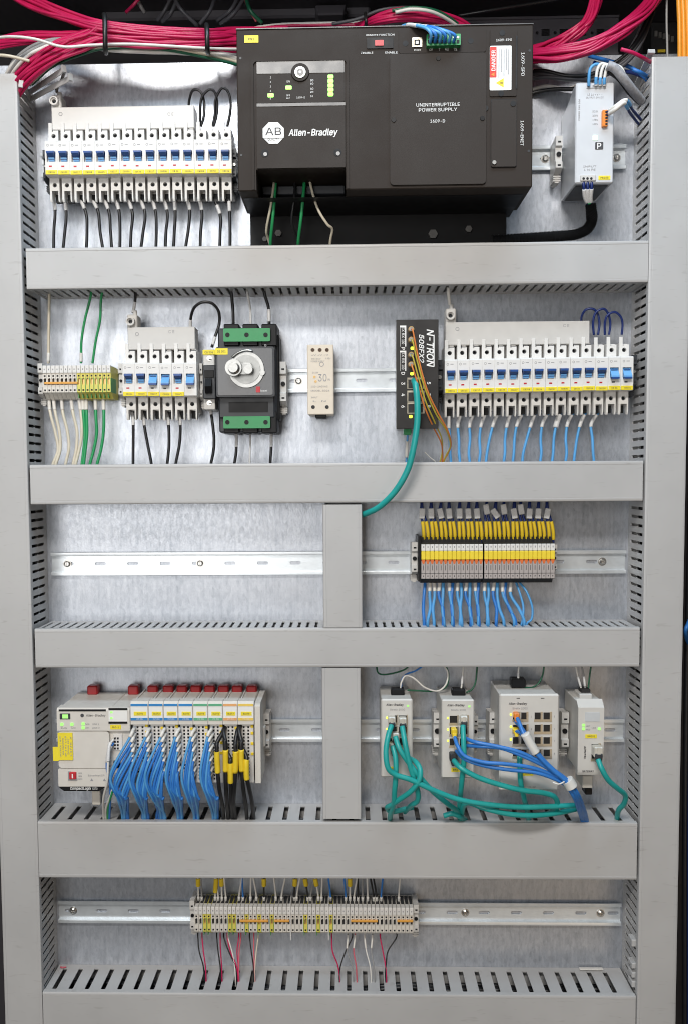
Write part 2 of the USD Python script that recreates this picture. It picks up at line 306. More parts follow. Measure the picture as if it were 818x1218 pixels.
for (xa, ya), (xb, yb), lb in (((383.5, 600.6), (431, 746.3), 'short upright grey divider duct between second and third horizontal ducts'), ((382.5, 795.2), (429.5, 974.3), 'longer upright grey divider duct between the controller and the network switches')):
    a, b = at(xa, ya, DD), at(xb, yb, DD)
    duct('v', b[2], a[2], a[0], b[0], lb, d0=.015)

# bent and broken fingers of the slotted walls
def finger(p0, p1, w, label):
    a, b = at(*p0), at(*p1); t = thing('duct_finger', label, 'duct finger', a)
    dirv = (b - a) / np.linalg.norm(b - a); side = np.array([-dirv[2], 0, dirv[0]]); side /= np.linalg.norm(side)
    n = np.cross(dirv, side); c = []
    for q, e in ((a, 0), (b, 1)):
        for s in (-1, 1):
            for h in (0, 1): c.append(q + side * w / 2 * s + n * .0016 * h)
    obj('strip', Manifold.hull_points(np.array(c)), 'duct_grey', t)
    c = [b + side * w * .62 * s + n * h + dirv * e for s in (-1, 1) for h in (-.001, .005) for e in (-.0015, .0022)]
    obj('hooked_end', Manifold.hull_points(np.array(c)), 'duct_grey', t)
finger((32, 112, .03), (77, 82, .088), .0075, 'upper bent grey duct finger under the red wires at top left')
finger((36, 118, .025), (85, 92, .084), .0075, 'lower bent grey duct finger just above the terminal lug at top left')
finger((40, 122, .012), (27, 100, .078), .0075, 'loose duct finger standing up beside the top end of the left duct')
finger((757, 100, .02), (774, 60, .078), .0075, 'loose duct finger standing up at the top end of the right duct')
for k, (y0, w) in enumerate(((1122, .011), (1149, .0085), (1160, .0085), (1171, .0095))):
    p = at(753.5, y0, .066)
    tag(obj('duct_finger', bx(p[0] - .0035, p[0] + .004, .050, .068, p[2] - w / 2, p[2] + w / 2, .0012), 'duct_grey'), f'{("topmost", "second", "third", "lowest")[k]} broken light grey finger tip in the lower right duct wall', 'duct finger', 'broken finger tips at lower right')

# ---------------------------------------------------------------- DIN rails, their screws and the end clamps
def rail(x0, x1, ytop, ybot, label, screws=(), pxs=None, pitch=.0495, phase=.0):
    """Hat rail: web with long holes, two lips."""
    xm = (x0 + x1) / 2
    a, b = at(x0, ytop, .0075), at(x1, ybot, .0075)
    zc = (at(xm, ytop, .0075)[2] + at(xm, ybot, .0075)[2]) / 2
    t = thing('din_rail', label, 'DIN rail', ((a[0] + b[0]) / 2, 0, zc))
    cuts, u = [], a[0] + phase
    while u < b[0] - .01:
        r, L = .0026, .0058
        cuts.append(np.array([(u + sx * L + r * math.cos(q), zc + r * math.sin(q)) for sx, q0 in ((1, -math.pi / 2), (-1, math.pi / 2)) for q in np.linspace(q0, q0 + math.pi, 7)])); u += pitch
    cs = CrossSection([np.array([(a[0], zc - .0135), (b[0], zc - .0135), (b[0], zc + .0135), (a[0], zc + .0135)])]) - CrossSection(cuts)
    web = Manifold.extrude(cs, .0012).rotate((90, 0, 0)).translate((0, -.0008, 0))
    obj('web', web, 'rail_zinc', t)
    for s in (1, -1):
        pts = [(.0008, zc + s * .0136), (.0008, zc + s * .0126), (.0062, zc + s * .0124), (.0063, zc + s * .0176), (.0076, zc + s * .0176), (.0077, zc + s * .0136), (.0068, zc + s * .0136)]
        obj('lip', prof([(.0009, zc + s * .0137), (.0009, zc + s * .0124), (.0075, zc + s * .0124), (.0078, zc + s * .0129), (.0078, zc + s * .0172), (.0070, zc + s * .0178), (.0064, zc + s * .0172), (.0064, zc + s * .0137)], a[0], b[0]), 'rail_zinc', t)
    for px in screws:
        p = at(px, (ytop + ybot) / 2, .003)
        c = cyy(p[0], zc, .0046, .002, .0044, 16) + cyy(p[0], zc, .0046, .0044, .0056, 16, .0030)
        c = c - bx(p[0] - .003, p[0] + .003, .0045, .01, zc - .0005, zc + .0005) - bx(p[0] - .0005, p[0] + .0005, .0045, .01, zc - .003, zc + .003)
        obj('screw', cyy(p[0], zc, .0062, .002, .0026, 18) + c, 'screw_steel', t)
    return t
rail(48, 744, 176.5, 205, 'topmost steel DIN rail, behind the upper left breakers and black power supply', (648, 733), phase=.0)
rail(60, 742, 437.5, 467, 'second steel DIN rail, carrying the disconnect switch and right breakers', (355,), phase=.02)
rail(60, 744, 655, 684.5, 'third steel DIN rail, mostly empty on the left and with relay blocks on the right', (80, 238, 716), phase=.025)
rail(66, 742, 855, 884, 'fourth steel DIN rail, behind the controller and the network switches', (), phase=.005)
rail(68.5, 738.5, 1073, 1101, 'lowest steel DIN rail, with a long terminal strip at its middle', (87, 553, 714), phase=.018)

def end_clamp(px0, px1, ytop, ybot, d, label, dark=False):
    """Rail end stop: a slim body with a screw and moulded steps."""
    a, b = at(px0, ytop, d), at(px1, ybot, d); zc = (a[2] + b[2]) / 2; h = (a[2] - b[2]) / 2
    t = thing('end_clamp', label, 'end clamp', ((a[0] + b[0]) / 2, -.008, zc))
    xm = (a[0] + b[0]) / 2; w = b[0] - a[0]
    body = prof([(.008, zc + h * .9), (d * .62, zc + h * .9), (d * .8, zc + h), (d, zc + h), (d, zc + h * .45), (d - .004, zc + h * .38), (d - .004, zc - h * .38), (d, zc - h * .45), (d, zc - h * .8), (d * .8, zc - h), (.008, zc - h)], a[0], b[0])
    m = 'dark_grey' if dark else 'breaker_grey'
    obj('body', body, m, t)
    obj('screw', cyy(xm, zc, w * .36, d - .005, d - .002, 12) - bx(xm - w * .3, xm + w * .3, d - .0027, d, zc - .0005, zc + .0005), 'black' if not dark else 'screw_steel', t)
    for s in (1, -1): obj('socket', bx(xm - w * .2, xm + w * .25, d - .001, d + .0003, zc + s * h * .66 - .0012, zc + s * h * .66 + .0012), 'hole', t)
    f = bx(xm - w * .3, xm + w * .3, .009, d * .68, zc - h - .012, zc - h + .002)
    for k in range(3): f = f + bx(a[0] - .0006, b[0] + .0006, .01, d * .7, zc - h - .004 - k * .003, zc - h - .002 - k * .003)
    obj('foot', f, m, t)
    return t
for a in ((661, 668.5, 161, 203, .045, 'slim grey end clamp on the top rail, left of the white power supply'),
          (332.5, 340.5, 430, 482, .046, 'grey end clamp against the right side of the disconnect switch'),
          (140.5, 146, 432, 473, .046, 'grey end clamp between yellow green terminals and the small breaker bank'),
          (237.2, 241, 432, 476, .045, 'narrow grey end clamp between small breaker bank and slim black breaker'),
          (519.5, 526, 428, 468, .046, 'dark end clamp squeezed between black network switch and right breakers', True),
          (752.5, 757, 422, 461, .05, 'dark end clamp at the right end of the right breaker bank', True),
          (275.5, 281, 176, 213, .05, 'dark end clamp between the upper left breakers and black power supply', True),
          (50.5, 54, 178, 215, .05, 'dark end clamp at the left end of the upper left breakers', True),
          (489.5, 496.5, 645, 684, .046, 'grey end clamp at the left end of the orange yellow relay blocks'),
          (658, 662, 648, 680, .044, 'grey end clamp at the right end of the orange yellow relay blocks'),
          (313.5, 320.5, 849, 894, .046, 'grey end clamp at the right end of the controller modules'),
          (515.5, 524.5, 848, 893, .046, 'grey end clamp on the left of the middle network switch'),
          (562.5, 568, 852, 890, .046, 'grey end clamp on the right of the middle network switch'),
          (582, 590.5, 848, 893, .046, 'grey end clamp on the left of the eight port network switch'),
          (668, 676, 848, 893, .046, 'grey end clamp between the eight port switch and the slim gateway'),
          (225.5, 231.5, 1072, 1109, .047, 'grey end clamp at the left end of the lowest terminal strip'),
          (491.5, 497.5, 1077, 1112, .047, 'grey end clamp at the right end of the lowest terminal strip'),
          (44.5, 51, 432, 472, .047, 'grey end clamp at the left end of the short terminal strip')):
    end_clamp(*a)

# ---------------------------------------------------------------- miniature circuit breakers
def breaker_proto(on, label_strip, loc, label, group, tone='breaker_white', no=0):
    """Nose at depth .066, shoulders at .052; local origin on the panel below the nose's middle."""
    t = thing('circuit_breaker', label, 'circuit breaker', loc, group)
    X, Z = loc[0], loc[2]
    B = lambda x0, x1, d0, d1, z0, z1, ch=0: bx(X + x0 * 1e-3, X + x1 * 1e-3, d0 * 1e-3, d1 * 1e-3, Z + z0 * 1e-3, Z + z1 * 1e-3, ch * 1e-3)
    P = lambda pts, x0, x1: prof([(d * 1e-3, Z + z * 1e-3) for d, z in pts], X + x0 * 1e-3, X + x1 * 1e-3)
    hull8 = lambda q: Manifold.hull_points(np.array([(X + x * 1e-3, -d * 1e-3, Z + z * 1e-3) for x, d, z in q]))
    C = lambda x, z, r, d0, d1, n=16, r2=None: cyy(X + x * 1e-3, Z + z * 1e-3, r * 1e-3, d0 * 1e-3, d1 * 1e-3, n, None if r2 is None else r2 * 1e-3)
    lo = P([(8, -46), (38, -46), (44, -56), (50, -57), (52, -53), (52, -22), (8, -22)], -7.5, 6.4)
    lo = lo - C(-.3, -34, 3.1, 47, 60) - B(-4.4, 4.6, 30, 60, -70, -42) - B(-4.4, 4.6, 36, 50, -70, -40)
    hi = P([(8, 44), (52, 44), (52, 22), (8, 22)], -7.5, 6.4) + B(-7.5, -2.4, 50.4, 52, 43, 53, .3)
    hi = hi - C(-.3, 34.5, 3.1, 47, 60) - B(-2.4, 6.4, 44, 60, 42.2, 50) - B(-2.4, -1.0, 48, 60, 40.4, 43)
    nose = P([(8, 24), (64, 24), (66, 22), (66, 4), (66, -22.6), (64.5, -24), (8, -24)], -8.75, 8.75)
    nose = nose - B(-6.2, 6.2, 60.5, 70, -6.0, 8.4)
    obj('terminal_housing', hi, tone, t); obj('terminal_housing', lo, tone, t)
    obj('front_cover', nose, 'breaker_white', t)
    for z in (34.5, -34):
        sc = C(-.3, z, 2.9, 44, 47.5, 14) - B(-2.4, 1.8, 47, 49, z - .5, z + .5) - B(-.8, .2, 47, 49, z - 2, z + 2)
        obj('terminal_screw', sc, 'dark_grey', t)
    obj('wire_clamp', B(-4.2, 4.4, 30, 36, -54, -42.2, .4), 'dark', t)
    obj('terminal_lining', B(-4.2, 4.4, 36.5, 37.5, -43, -40.2), 'dull_steel', t)
    if on:
        tog = hull8([(-5.5, 58, 6.8), (5.5, 58, 6.8), (-5.6, 70, 7.8), (5.6, 70, 7.8), (-5.6, 72, 7.0), (5.6, 72, 7.0), (-5.2, 72, 4.6), (5.2, 72, 4.6), (-4.0, 66.5, .4), (4.0, 66.5, .4), (-4.0, 58, 0), (4.0, 58, 0)])
        ramp = P([(58, 0), (66, 0), (64.6, -4.8), (58, -4.8)], -4.0, 4.0)
        t1 = obj('toggle', tog, 'blue_toggle', t); obj('toggle_skirt', ramp, 'blue_light', t1)
        obj('toggle_ridge', B(-4.0, 4.0, 63.6, 65.9, -2.6, -2.0), 'blue_toggle', t1)
        obj('status_window', B(-3.4, .8, 65.5, 66.25, -13.2, -11.2), 'red', t)
    else:
        tog = P([(58, -5.8), (70, -7.8), (72.5, -7), (72.5, -3.8), (66, 3.4), (62, 8), (58, 8)], -5.6, 5.6)
        t1 = obj('toggle', tog, 'blue_light', t); obj('toggle_edge', B(-5.6, 5.6, 67, 73, -8.1, -5.8), 'blue_toggle', t1)
        obj('toggle_ridge', B(-4.6, 4.6, 61, 66.5, 4.6, 5.6), 'blue_toggle', t1)
        obj('status_window', B(-3.4, .8, 65.5, 66.25, -13.2, -11.2), 'dark_grey', t)
    ring = C(-4.6, 17, 1.7, 65.5, 66.2, 14) - C(-4.6, 17, 1.2, 65, 67, 12)
    obj('print_mark', ring, 'printed_grey', t)
    obj('print_text', B(-1, 3.6, 65.8, 66.15, 16.6, 17.5), 'printed_grey', t)
    if label_strip:
        ls = obj('label_strip', B(-8.2, 8.4, 65.6, 66.8, -23.6, -17.6, .3), 'yellow_label', t)
        tx = meshkit.text_mesh(('CB104', 'CB217', 'CB 36', 'CB125', 'CB308')[no], .0021, .0002); v = np.array(tx.vertices)
        obj('label_text', trimesh.Trimesh(np.stack([X - .0042 + v[:, 0], -.0668 - v[:, 2], Z - .0217 + v[:, 1]], 1), tx.faces, process=False), 'printed_dark', ls, False)
    return t
PROTO = {}
def bank(px0, px1, py0, py1, states, where, group, tone='breaker_white'):
    n = len(states); a, b = at(px0, py0, .066), at(px1, py1, .066); out = []
    pitch = (b[0] - a[0]) / n
    for k, (on, lab) in enumerate(states):
        f = (k + .5) / n; loc = np.array([a[0] + pitch * (k + .5) + rng.uniform(-.00012, .00012), rng.uniform(-.0006, .0003), a[2] + (b[2] - a[2]) * f + rng.uniform(-.0004, .0004)])
        lb = f'{nth(k + 1)} breaker from the left in the {where}' + ('' if on else ', toggle down')
        key = (on, lab, tone, (k * 3 + k // 4) % 5)
        if key not in PROTO: PROTO[key] = breaker_proto(on, lab, loc, lb, group, tone, key[3]).GetPrim()
        else: dup(PROTO[key], loc, lb, group)
        out.append(loc)
    return out
bankA = bank(53.5, 275.5, 187, 185, [(True, True)] * 15, 'upper left bank', 'breakers of the upper left bank')
bankB = bank(145.6, 233.8, 451.5, 451.2, [(True, True), (True, True), (False, True), (False, True), (True, True), (False, False)], 'small bank of six', 'breakers of the small bank')
bankC = bank(528.5, 753, 447.5, 443.5, [(True, True)] * 13 + [(False, True)] * 2, 'right bank of fifteen', 'breakers of the right bank')

def busbar(pxs, px0, px1, ytop, ybot, lugpx, lugpy, label, luglabel, loc_list, n, tone):
    """Comb busbar: a long housing over the upper terminals with one tooth per breaker, and the feed lug on it."""
    a, b = at(px0, ytop, .05), at(px1, ybot, .05)
    t = thing('comb_busbar', label, 'busbar', ((a[0] + b[0]) / 2, -.03, b[2]))
    zb = np.mean([p[2] for p in loc_list]) + .0445
    h = bx(a[0], b[0], .022, .050, zb, a[2], .001)
    obj('housing', h, tone, t)
    for p in loc_list[:n]:
        obj('tooth', bx(p[0] - .0006, p[0] + .0056, .030, .0485, p[2] + .0424, zb + .001), tone, t)
        obj('tooth_tip', bx(p[0] - .0022, p[0] + .0060, .0486, .0496, p[2] + .0424, p[2] + .0437), 'dark_grey', t)
    q = at(lugpx + 8, ytop + 8, .0503)
    ring = cyy(q[0], q[2], .0027, .0498, .0504, 16) - cyy(q[0], q[2], .0021, .04, .06, 14)
    obj('print_mark', ring, 'printed_grey', t)
    obj('print_text', text('C E', px1 - 28, (ytop + ybot) / 2 - 3, .0499, 3.4), 'printed_grey', t, False)
    c = at(lugpx, lugpy, .052)
    t = thing('terminal_lug', luglabel, 'terminal lug', (c[0], -.03, c[2] - .012))
    blk = bx(c[0] - .0062, c[0] + .0085, .022, .046, c[2] - .013, c[2] + .011, .0015) + cyy(c[0], c[2], .0062, .04, .054, 20)
    obj('body', blk - cyy(c[0], c[2], .0031, .046, .06, 16) - cyy(c[0], c[2], .0046, .0515, .06, 18), tone, t)
    obj('screw', cyy(c[0], c[2], .0031, .042, .047, 14) - bx(c[0] - .003, c[0] + .003, .0462, .05, c[2] - .0005, c[2] + .0005), 'dark_grey', t)
    obj('wire_collar', czz(c[0] + .003, .034, .0032, c[2] + .010, c[2] + .0185, 12), tone, t)
busbar(None, 61, 231, 127, 149.5, 64, 119.5, 'white comb busbar along the top of the upper left breakers', 'white terminal lug at the left end of the upper left busbar', bankA, 12, 'breaker_white')
busbar(None, 151.5, 232, 389, 405.5, 155, 382, 'grey comb busbar along the top of the small breaker bank', 'grey terminal lug above the small breaker bank', bankB, 6, 'breaker_grey')
busbar(None, 529.5, 701, 383, 397, 535.5, 375, 'grey comb busbar along the top of the right breakers', 'grey terminal lug at the left end of the right busbar', bankC, 12, 'breaker_grey')

# slim black breaker
def slim_breaker():
    a, b = at(241, 414, .062), at(256, 486, .062); X = (a[0] + b[0]) / 2; w = (b[0] - a[0]) / 2
    t = thing('slim_breaker', 'slim grey breaker with a black rocker between the six breakers and disconnect switch', 'circuit breaker', (X, 0, b[2]))
    obj('body', rb(241.5, 415, 256, 487, .008, .055, .001), 'breaker_grey', t)
    obj('front_cover', rb(241.3, 434, 256.5, 474, .055, .064, .001), 'dark_grey', t)
    rk = obj('rocker', prof([(.064, at(0, 470, .066)[2]), (.068, at(0, 470, .066)[2]), (.074, at(0, 462, .066)[2]), (.066, at(0, 452, .066)[2]), (.064, at(0, 452, .066)[2])], X - w * .55, X + w * .55), 'black', t)
    obj('window', rb(243, 440, 254.5, 449, .064, .0655, .0004), 'black', t)
    for py in (426, 479): obj('terminal_screw', cyp(249, py, 3, .0548, .0558, 16) - rb(246.5, py - .5, 251.5, py + .5, .055, .07), 'screw_steel', t)
    obj('label_strip', rb(241, 416, 256, 421.5, .0551, .0562, .0003), 'yellow_label', t)
    obj('label_text', text('CB 306', 248.5, 418.8, .0562, 2.2, width=10), 'printed_dark', t, False)
slim_breaker()

# ---------------------------------------------------------------- terminal blocks
TB = {}
def terminal_block(kind, loc, label, group):
    """Rail terminal block, one of two colours: stepped housing, marker tab, wire sockets and the bridge slot."""
    if kind in TB: return dup(TB[kind], loc, label, group)
    t = thing('terminal_block', label, 'terminal block', loc, group); X, Z = loc[0], loc[2]
    B = lambda x0, x1, d0, d1, z0, z1, ch=0: bx(X + x0 * 1e-3, X + x1 * 1e-3, d0 * 1e-3, d1 * 1e-3, Z + z0 * 1e-3, Z + z1 * 1e-3, ch * 1e-3)
    w = 2.9
    pts = [(8, 20.5), (38, 20.5), (44, 20), (49, 20), (50, 19), (50, -17), (49, -18), (44, -19), (36, -26), (8, -26)]
    house = prof([(d * 1e-3, Z + z * 1e-3) for d, z in pts], X - w * 1e-3, X + w * 1e-3)
    yg = kind == 'yellow_green'
    house = house - B(-1.7, 1.7, 46, 60, -6, 2.4)
    obj('housing', house, 'yellow_green' if yg else 'cream', t)
    if yg:
        for x in (-2.95, 2.55): obj('stripe', B(x, x + .4, 20, 50.2, -17.5, 3.5), 'green_stripe', t)
        obj('foot_stripe', B(-2.95, -1.9, 12, 45.0, -25, -18.4), 'green_stripe', t)
    obj('bridge_slot', B(-1.6, 1.6, 45.5, 47.2, -5.9, 2.3), 'bronze' if yg else 'dark', t)
    for z in (6.6, -14.0): obj('socket', B(-1.25, 1.25, 49.5, 50.3, z - 1.2, z + 1.2), 'hole', t)
    obj('test_point', B(-.6, 1.5, 49.5, 50.25, 2.6, 3.6), 'printed_dark', t)
    obj('marker', B(-2.85, 2.85, 40, 51.4, 10.4, 21.6, .5), 'breaker_white', t)
    obj('marker_print', B(-.7, .7, 51, 51.5, 14.8, 17.0), 'printed_grey', t)
    obj('rear_funnel', B(-2.3, 2.3, 12, 37, 20, 21.2), 'dark', t)
    TB[kind] = t.GetPrim() if hasattr(t, 'GetPrim') else t
    return t
zs = at(95, 453, .05)[2]; xs0, xs1 = at(53.4, 453, .05)[0], at(129.4, 453, .05)[0]
for k in range(16):
    kind = 'grey' if k < 8 else 'yellow_green'
    terminal_block(kind, (xs0 + (xs1 - xs0) * k / 15, 0, zs + .001), f'{nth(k % 8 + 1)} {"cream" if k < 8 else "yellow green"} terminal block from the left in the short upper strip', 'terminal blocks of the short upper strip')
kinds5 = 'ggYYggggYYggYggYggYgggg' + 'ggYggY' + 'g' * 0
zc5 = at(360, 1096, .05)[2]; x50, x51 = at(233.7, 1096, .05)[0], at(489, 1096, .05)[0]
n5 = 52
yg5 = {2, 3, 8, 9, 12, 15, 18, 26, 29, 32}
gap5 = {23, 33}
for k in range(n5):
    terminal_block('yellow_green' if k in yg5 else 'grey', (x50 + (x51 - x50) * k / (n5 - 1), 0, zc5), f'{nth(k + 1)} terminal block from the left in the lowest strip, {"yellow green" if k in yg5 else "cream"}', 'terminal blocks of the lowest strip')
def bar(px0, px1, py, d, label):
    a, b = at(px0, py, d), at(px1, py, d); t = thing('jumper_bar', label, 'jumper bar', ((a[0] + b[0]) / 2, -d, a[2]))
    obj('bar', bx(a[0], b[0], d - .004, d, a[2] - .0016, a[2] + .0016, .0004), 'orange_bar', t)
    n = max(2, int((b[0] - a[0]) / .006))
    for k in range(n):
        x = a[0] + (b[0] - a[0]) * (k + .5) / n
        obj('prong', bx(x - .001, x + .001, d - .008, d - .0039, a[2] - .001, a[2] + .001), 'bright_steel', t)
bar(52.5, 92, 455.5, .0522, 'orange jumper bar across the cream blocks of the short upper strip')
for a, b, s in ((285, 319, 'leftmost'), (326, 344, 'second'), (417, 449, 'third'), (472, 491, 'rightmost')): bar(a, b, 1096.3, .0522, f'{s} orange jumper bar on the lowest terminal strip')
for px in (345.3, 390.5):
    a = at(px, 1075, .053); b = at(px, 1119, .053)
    tag(obj('partition_plate', bx(a[0] - .0006, a[0] + .0006, .012, .053, b[2], a[2]), 'breaker_white'), f'thin white partition plate {"between the middle blocks" if px < 380 else "right of the yellow green blocks"} of the lowest strip', 'partition plate')

# relay blocks with yellow and orange bands
def relay_blocks():
    xa, xb = at(500.6, 668, .062)[0], at(660, 668, .062)[0]; zc = at(580, 668, .062)[2]
    first = None; w = (xb - xa) / 30.25
    for k in range(30):
        X = xa + w * (k + .5) + (.0016 if k >= 14 else 0)
        lb = f'{nth(k + 1)} slim relay block from the left in the yellow banded row'
        if first: dup(first, (X, 0, zc), lb, 'slim yellow banded relay blocks'); continue
        t = thing('relay_block', lb, 'relay block', (X, 0, zc), 'slim yellow banded relay blocks')
        B = lambda x0, x1, d0, d1, z0, z1, ch=0: bx(X + x0 * 1e-3, X + x1 * 1e-3, d0 * 1e-3, d1 * 1e-3, zc + z0 * 1e-3, zc + z1 * 1e-3, ch * 1e-3)
        h = w * 500 - .08
        obj('housing', prof([(d * 1e-3, zc + z * 1e-3) for d, z in [(8, 34), (36, 34), (44, 26), (59, 26), (59, -25.5), (48, -26), (42, -33), (8, -33)]], X - h * 1e-3, X + h * 1e-3), 'dark', t)
        obj('marker', B(-h + .15, h - .15, 50, 60.4, 15.6, 25.2, .4), 'breaker_white', t)
        obj('marker_print', B(-.5, .9, 60, 60.55, 20.0, 22.6), 'printed_grey', t)
        obj('yellow_band', B(-h + .1, h - .1, 50, 61.6, 2.8, 15.2, .7), 'yellow_strip', t)
        obj('orange_tab', Manifold.hull(B(-h + .5, h - .5, 50, 61.2, 1.2, 2.6, .3) + B(-h * .35, h * .35, 50, 61.0, -3.4, -2.6, .2)), 'relay_orange', t)
        f = obj('lower_front', B(-h + .12, h - .12, 50, 60.6, -25, 1.0, .5), 'relay_grey', t)
        obj('slot', B(-.45, .45, 60, 60.75, -12.5, -5.4), 'printed_dark', f); obj('seam', B(-h + .12, h - .12, 60.2, 60.72, -17.6, -16.9), 'dark_grey', f)
        obj('print_mark', B(-.6, .7, 60.2, 60.72, -22, -20), 'printed_dark', f)
        obj('socket', B(-1.6, 1.6, 38, 43, 27.5, 34.3), 'hole', t)
        first = t.GetPrim() if hasattr(t, 'GetPrim') else t
    a, b = at(497, 638, .06), at(500.4, 692, .06)
    tag(obj('end_plate', bx(a[0], b[0] - .0003, .008, .0602, b[2], a[2], .0005), 'black'), 'thin black end plate at the left of the yellow banded relay blocks', 'end plate')
relay_blocks()

# ---------------------------------------------------------------- the big black uninterruptible power supply
def ups():
    D = .145
    loc = at(455, 228, D); loc[1] = -.02
    t = thing('power_supply_unit', 'large black uninterruptible power supply with green lights hanging over the top duct', 'power supply', loc)
    # front shell: plate with the cable opening at its lower left
    a, b = at(280.5, 32, D), at(635, 223, D)
    def z(py, px=455): return at(px, py, D)[2]
    def x(px, py=130): return at(px, py, D)[0]
    x0, x1 = (at(281, 33, D)[0] + at(283.5, 228, D)[0]) / 2, (at(635, 30, D)[0] + at(631.5, 222, D)[0]) / 2
    zt, zb = z(31.5), z(224.5)
    shell = bx(x0, x1, .040, D, zb, zt, .0012) - bx(x(304), x(411), .06, .2, zb - .01, z(199))
    obj('front_shell', shell, 'ups_black', t)
    def xx(px, d): return at(px, 250, d)[0]
    def zz(py, d): return at(450, py, d)[2]
    obj('rear_chassis', bx(xx(290, .115), xx(622, .115), .006, .115, zz(233, .115), zb - .0005, .002), 'black', t)
    fl = obj('mounting_flange', bx(xx(297.5, .026), xx(602, .026), .006, .026, zz(330, .026), zz(245, .026), .001), 'black', t)
    ins = obj('connection_recess', bx(x(304.5), x(410.5), .055, .062, zb, z(200)), 'black', t)
    obj('terminal_strip', bx(x(306), x(409), .062, .082, z(212), z(201), .001), 'dark_grey', t)
    obj('top_flange', bx(x0 - .0003, x1 + .0003, .06, D + .0012, zt - .0003, zt + .0012, .0003), 'ups_band', t)
    for px, py, r in ((514.5, 278, 5.5), (557, 272, 4), (331, 277, 4), (315, 284, 3)):
        c = at(px, py, .03); obj('mounting_bolt', Manifold.cylinder(.006, r * S(.03), r * S(.03), 6).rotate((90, 0, 0)).translate((c[0], -.0255, c[2])), 'bolt_dark', fl)
    # display panel
    rim = rr(298, 67, 415.5, 300, D - .01, D + .0022, .006) - rr(300.5, 69.2, 413, 300, D - .02, D + .01, .005)
    rim = rim - bx(-1, 1, 0, 1, 0, zb + .001)
    obj('display_rim', rim, 'ups_black', t)
    disp = obj('display_panel', rr(305, 71.5, 409.5, 120.5, D - .003, D + .0008, .002), 'ups_panel', t)
    obj('display_band', rr(305.3, 72.5, 409.3, 85.5, D + .0008, D + .0013, .001), 'ups_band', disp)
    obj('button_ring', cyp(357, 85, 11, D + .0004, D + .0030, 28, 10), 'ups_panel', disp)
    btn = cyp(357, 85, 7.2, D + .003, D + .0042, 24, 6.4)
    obj('power_button', btn, 'steel', disp); obj('button_cap', cyp(357, 85, 4.0, D + .0042, D + .0048, 20), 'ups_band', disp); obj('button_dot', cyp(357, 85, 1.6, D + .0048, D + .0052, 12), 'printed_white', disp)
    for px, py in ((393.2, 90.5), (393.2, 95.8), (393.2, 101), (393.2, 106.2), (393.2, 111.5), (322, 112.8), (343.3, 103.6)):
        w = 2.4 if px > 350 else 2.8
        obj('indicator_light', rr(px - w, py - 1.7, px + w, py + 1.7, D + .0008, D + .0018, .0012), 'led_yellow', disp); obj('indicator_lens', rr(px - w - 1.1, py - 2.4, px + w + 1.1, py + 2.4, D + .0008, D + .0013, .0018), 'led_green', disp)
    for s, px, py, h in (('1', 322, 91.5, 2), ('2', 322, 97, 2), ('3', 322, 102.5, 2), ('4', 322, 107.6, 2), ('5', 322, 117, 2), ('ON', 343, 96.5, 2), ('OFF', 343, 113, 1.8), ('BAT', 343, 116.4, 1.6), ('80', 371, 95, 2.3), ('60', 371, 99, 2.3), ('40', 371, 105, 2.3), ('20', 371, 109, 2.3), ('10', 371, 114, 2), ('1609-D', 358, 115.5, 1.9)):
        obj('print', text(s, px, py, D + .0008, h), 'printed_white', disp, False)
    # removable cover with the maker's mark
    cov = obj('connection_cover', rr(305.2, 122.5, 410.6, 198.3, D - .02, D + .0035, .0012), 'ups_panel', t)
    obj('cover_lip', rr(305.4, 122.7, 410.4, 124.6, D + .0035, D + .0041, .0004), 'ups_band', cov)
    F = D + .0035
    o = at(325.3, 157.8, F); R8 = 13.3 * S(F)
    octo = Manifold.cylinder(.0005, R8, R8, 8).rotate((0, 0, 22.5)).rotate((90, 0, 0)).translate((o[0], -F, o[2]))
    octo = octo - bx(o[0] - .02, o[0] + .02, F - .01, F + .01, o[2] - .0072, o[2] - .0066)
    lg = obj('octagon_mark', octo, 'printed_white', cov)
    obj('mark_letters', text('AB', 325.3, 155.8, F + .0005, 8.4, width=18.5), 'printed_dark', lg, False)
    obj('mark_letters', text('QUALITY', 325.3, 165.5, F + .0005, 2.2, width=13), 'printed_dark', lg, False)
    obj('maker_name', text('Allen-Bradley', 372.5, 158, F, 7.2, bold=True, italic=.18, width=57), 'printed_white', cov, False)
    for px, py in ((315, 181.8), (401.5, 181)):
        c = cyp(px, py, 4.6, F - .001, F + .0003, 20); obj('screw_recess', c, 'hole', cov)
        obj('screw', cyp(px + .6, py + 1.0, 2.3, F + .0002, F + .0008, 14) - rb(px - 2.4, py + .6, px + 3.6, py + 1.4, F + .0005, F + .01), 'screw_dark', cov)
    # big right-hand cover
    big = obj('battery_cover', rr(463.5, 63.5, 577.5, 218, D - .002, D + .0028, .005), 'ups_panel', t)
    G = D + .0028
    obj('print', text('UNINTERRUPTIBLE', 520.5, 124, G, 3.7, width=50), 'printed_white', big, False)
    obj('print', text('POWER SUPPLY', 520.3, 130, G, 3.7, width=44), 'printed_white', big, False)
    obj('print', text('1609-D', 520, 143.5, G, 3.5, width=17), 'printed_white', big, False)
    for px, py in ((468, 142), (573.5, 140), (521, 68.5)):
        obj('screw', cyp(px, py, 3.1, G - .001, G + .0010, 16, 2.5) - rb(px - 2.4, py - .4, px + 2.4, py + .4, G + .0005, G + .01), 'black', big)
    # top strip: switch, socket, terminal plug
    obj('print', text('REMOTE FUNCTION', 452, 41, D, 2.0, width=32), 'printed_white', t, False)
    fr = obj('rocker_frame', rr(436, 44.2, 467.5, 56.5, D - .002, D + .0014, .0012), 'black', t)
    obj('rocker', rr(445.5, 47, 456, 53.5, D + .0014, D + .0028, .0008), 'red', fr)
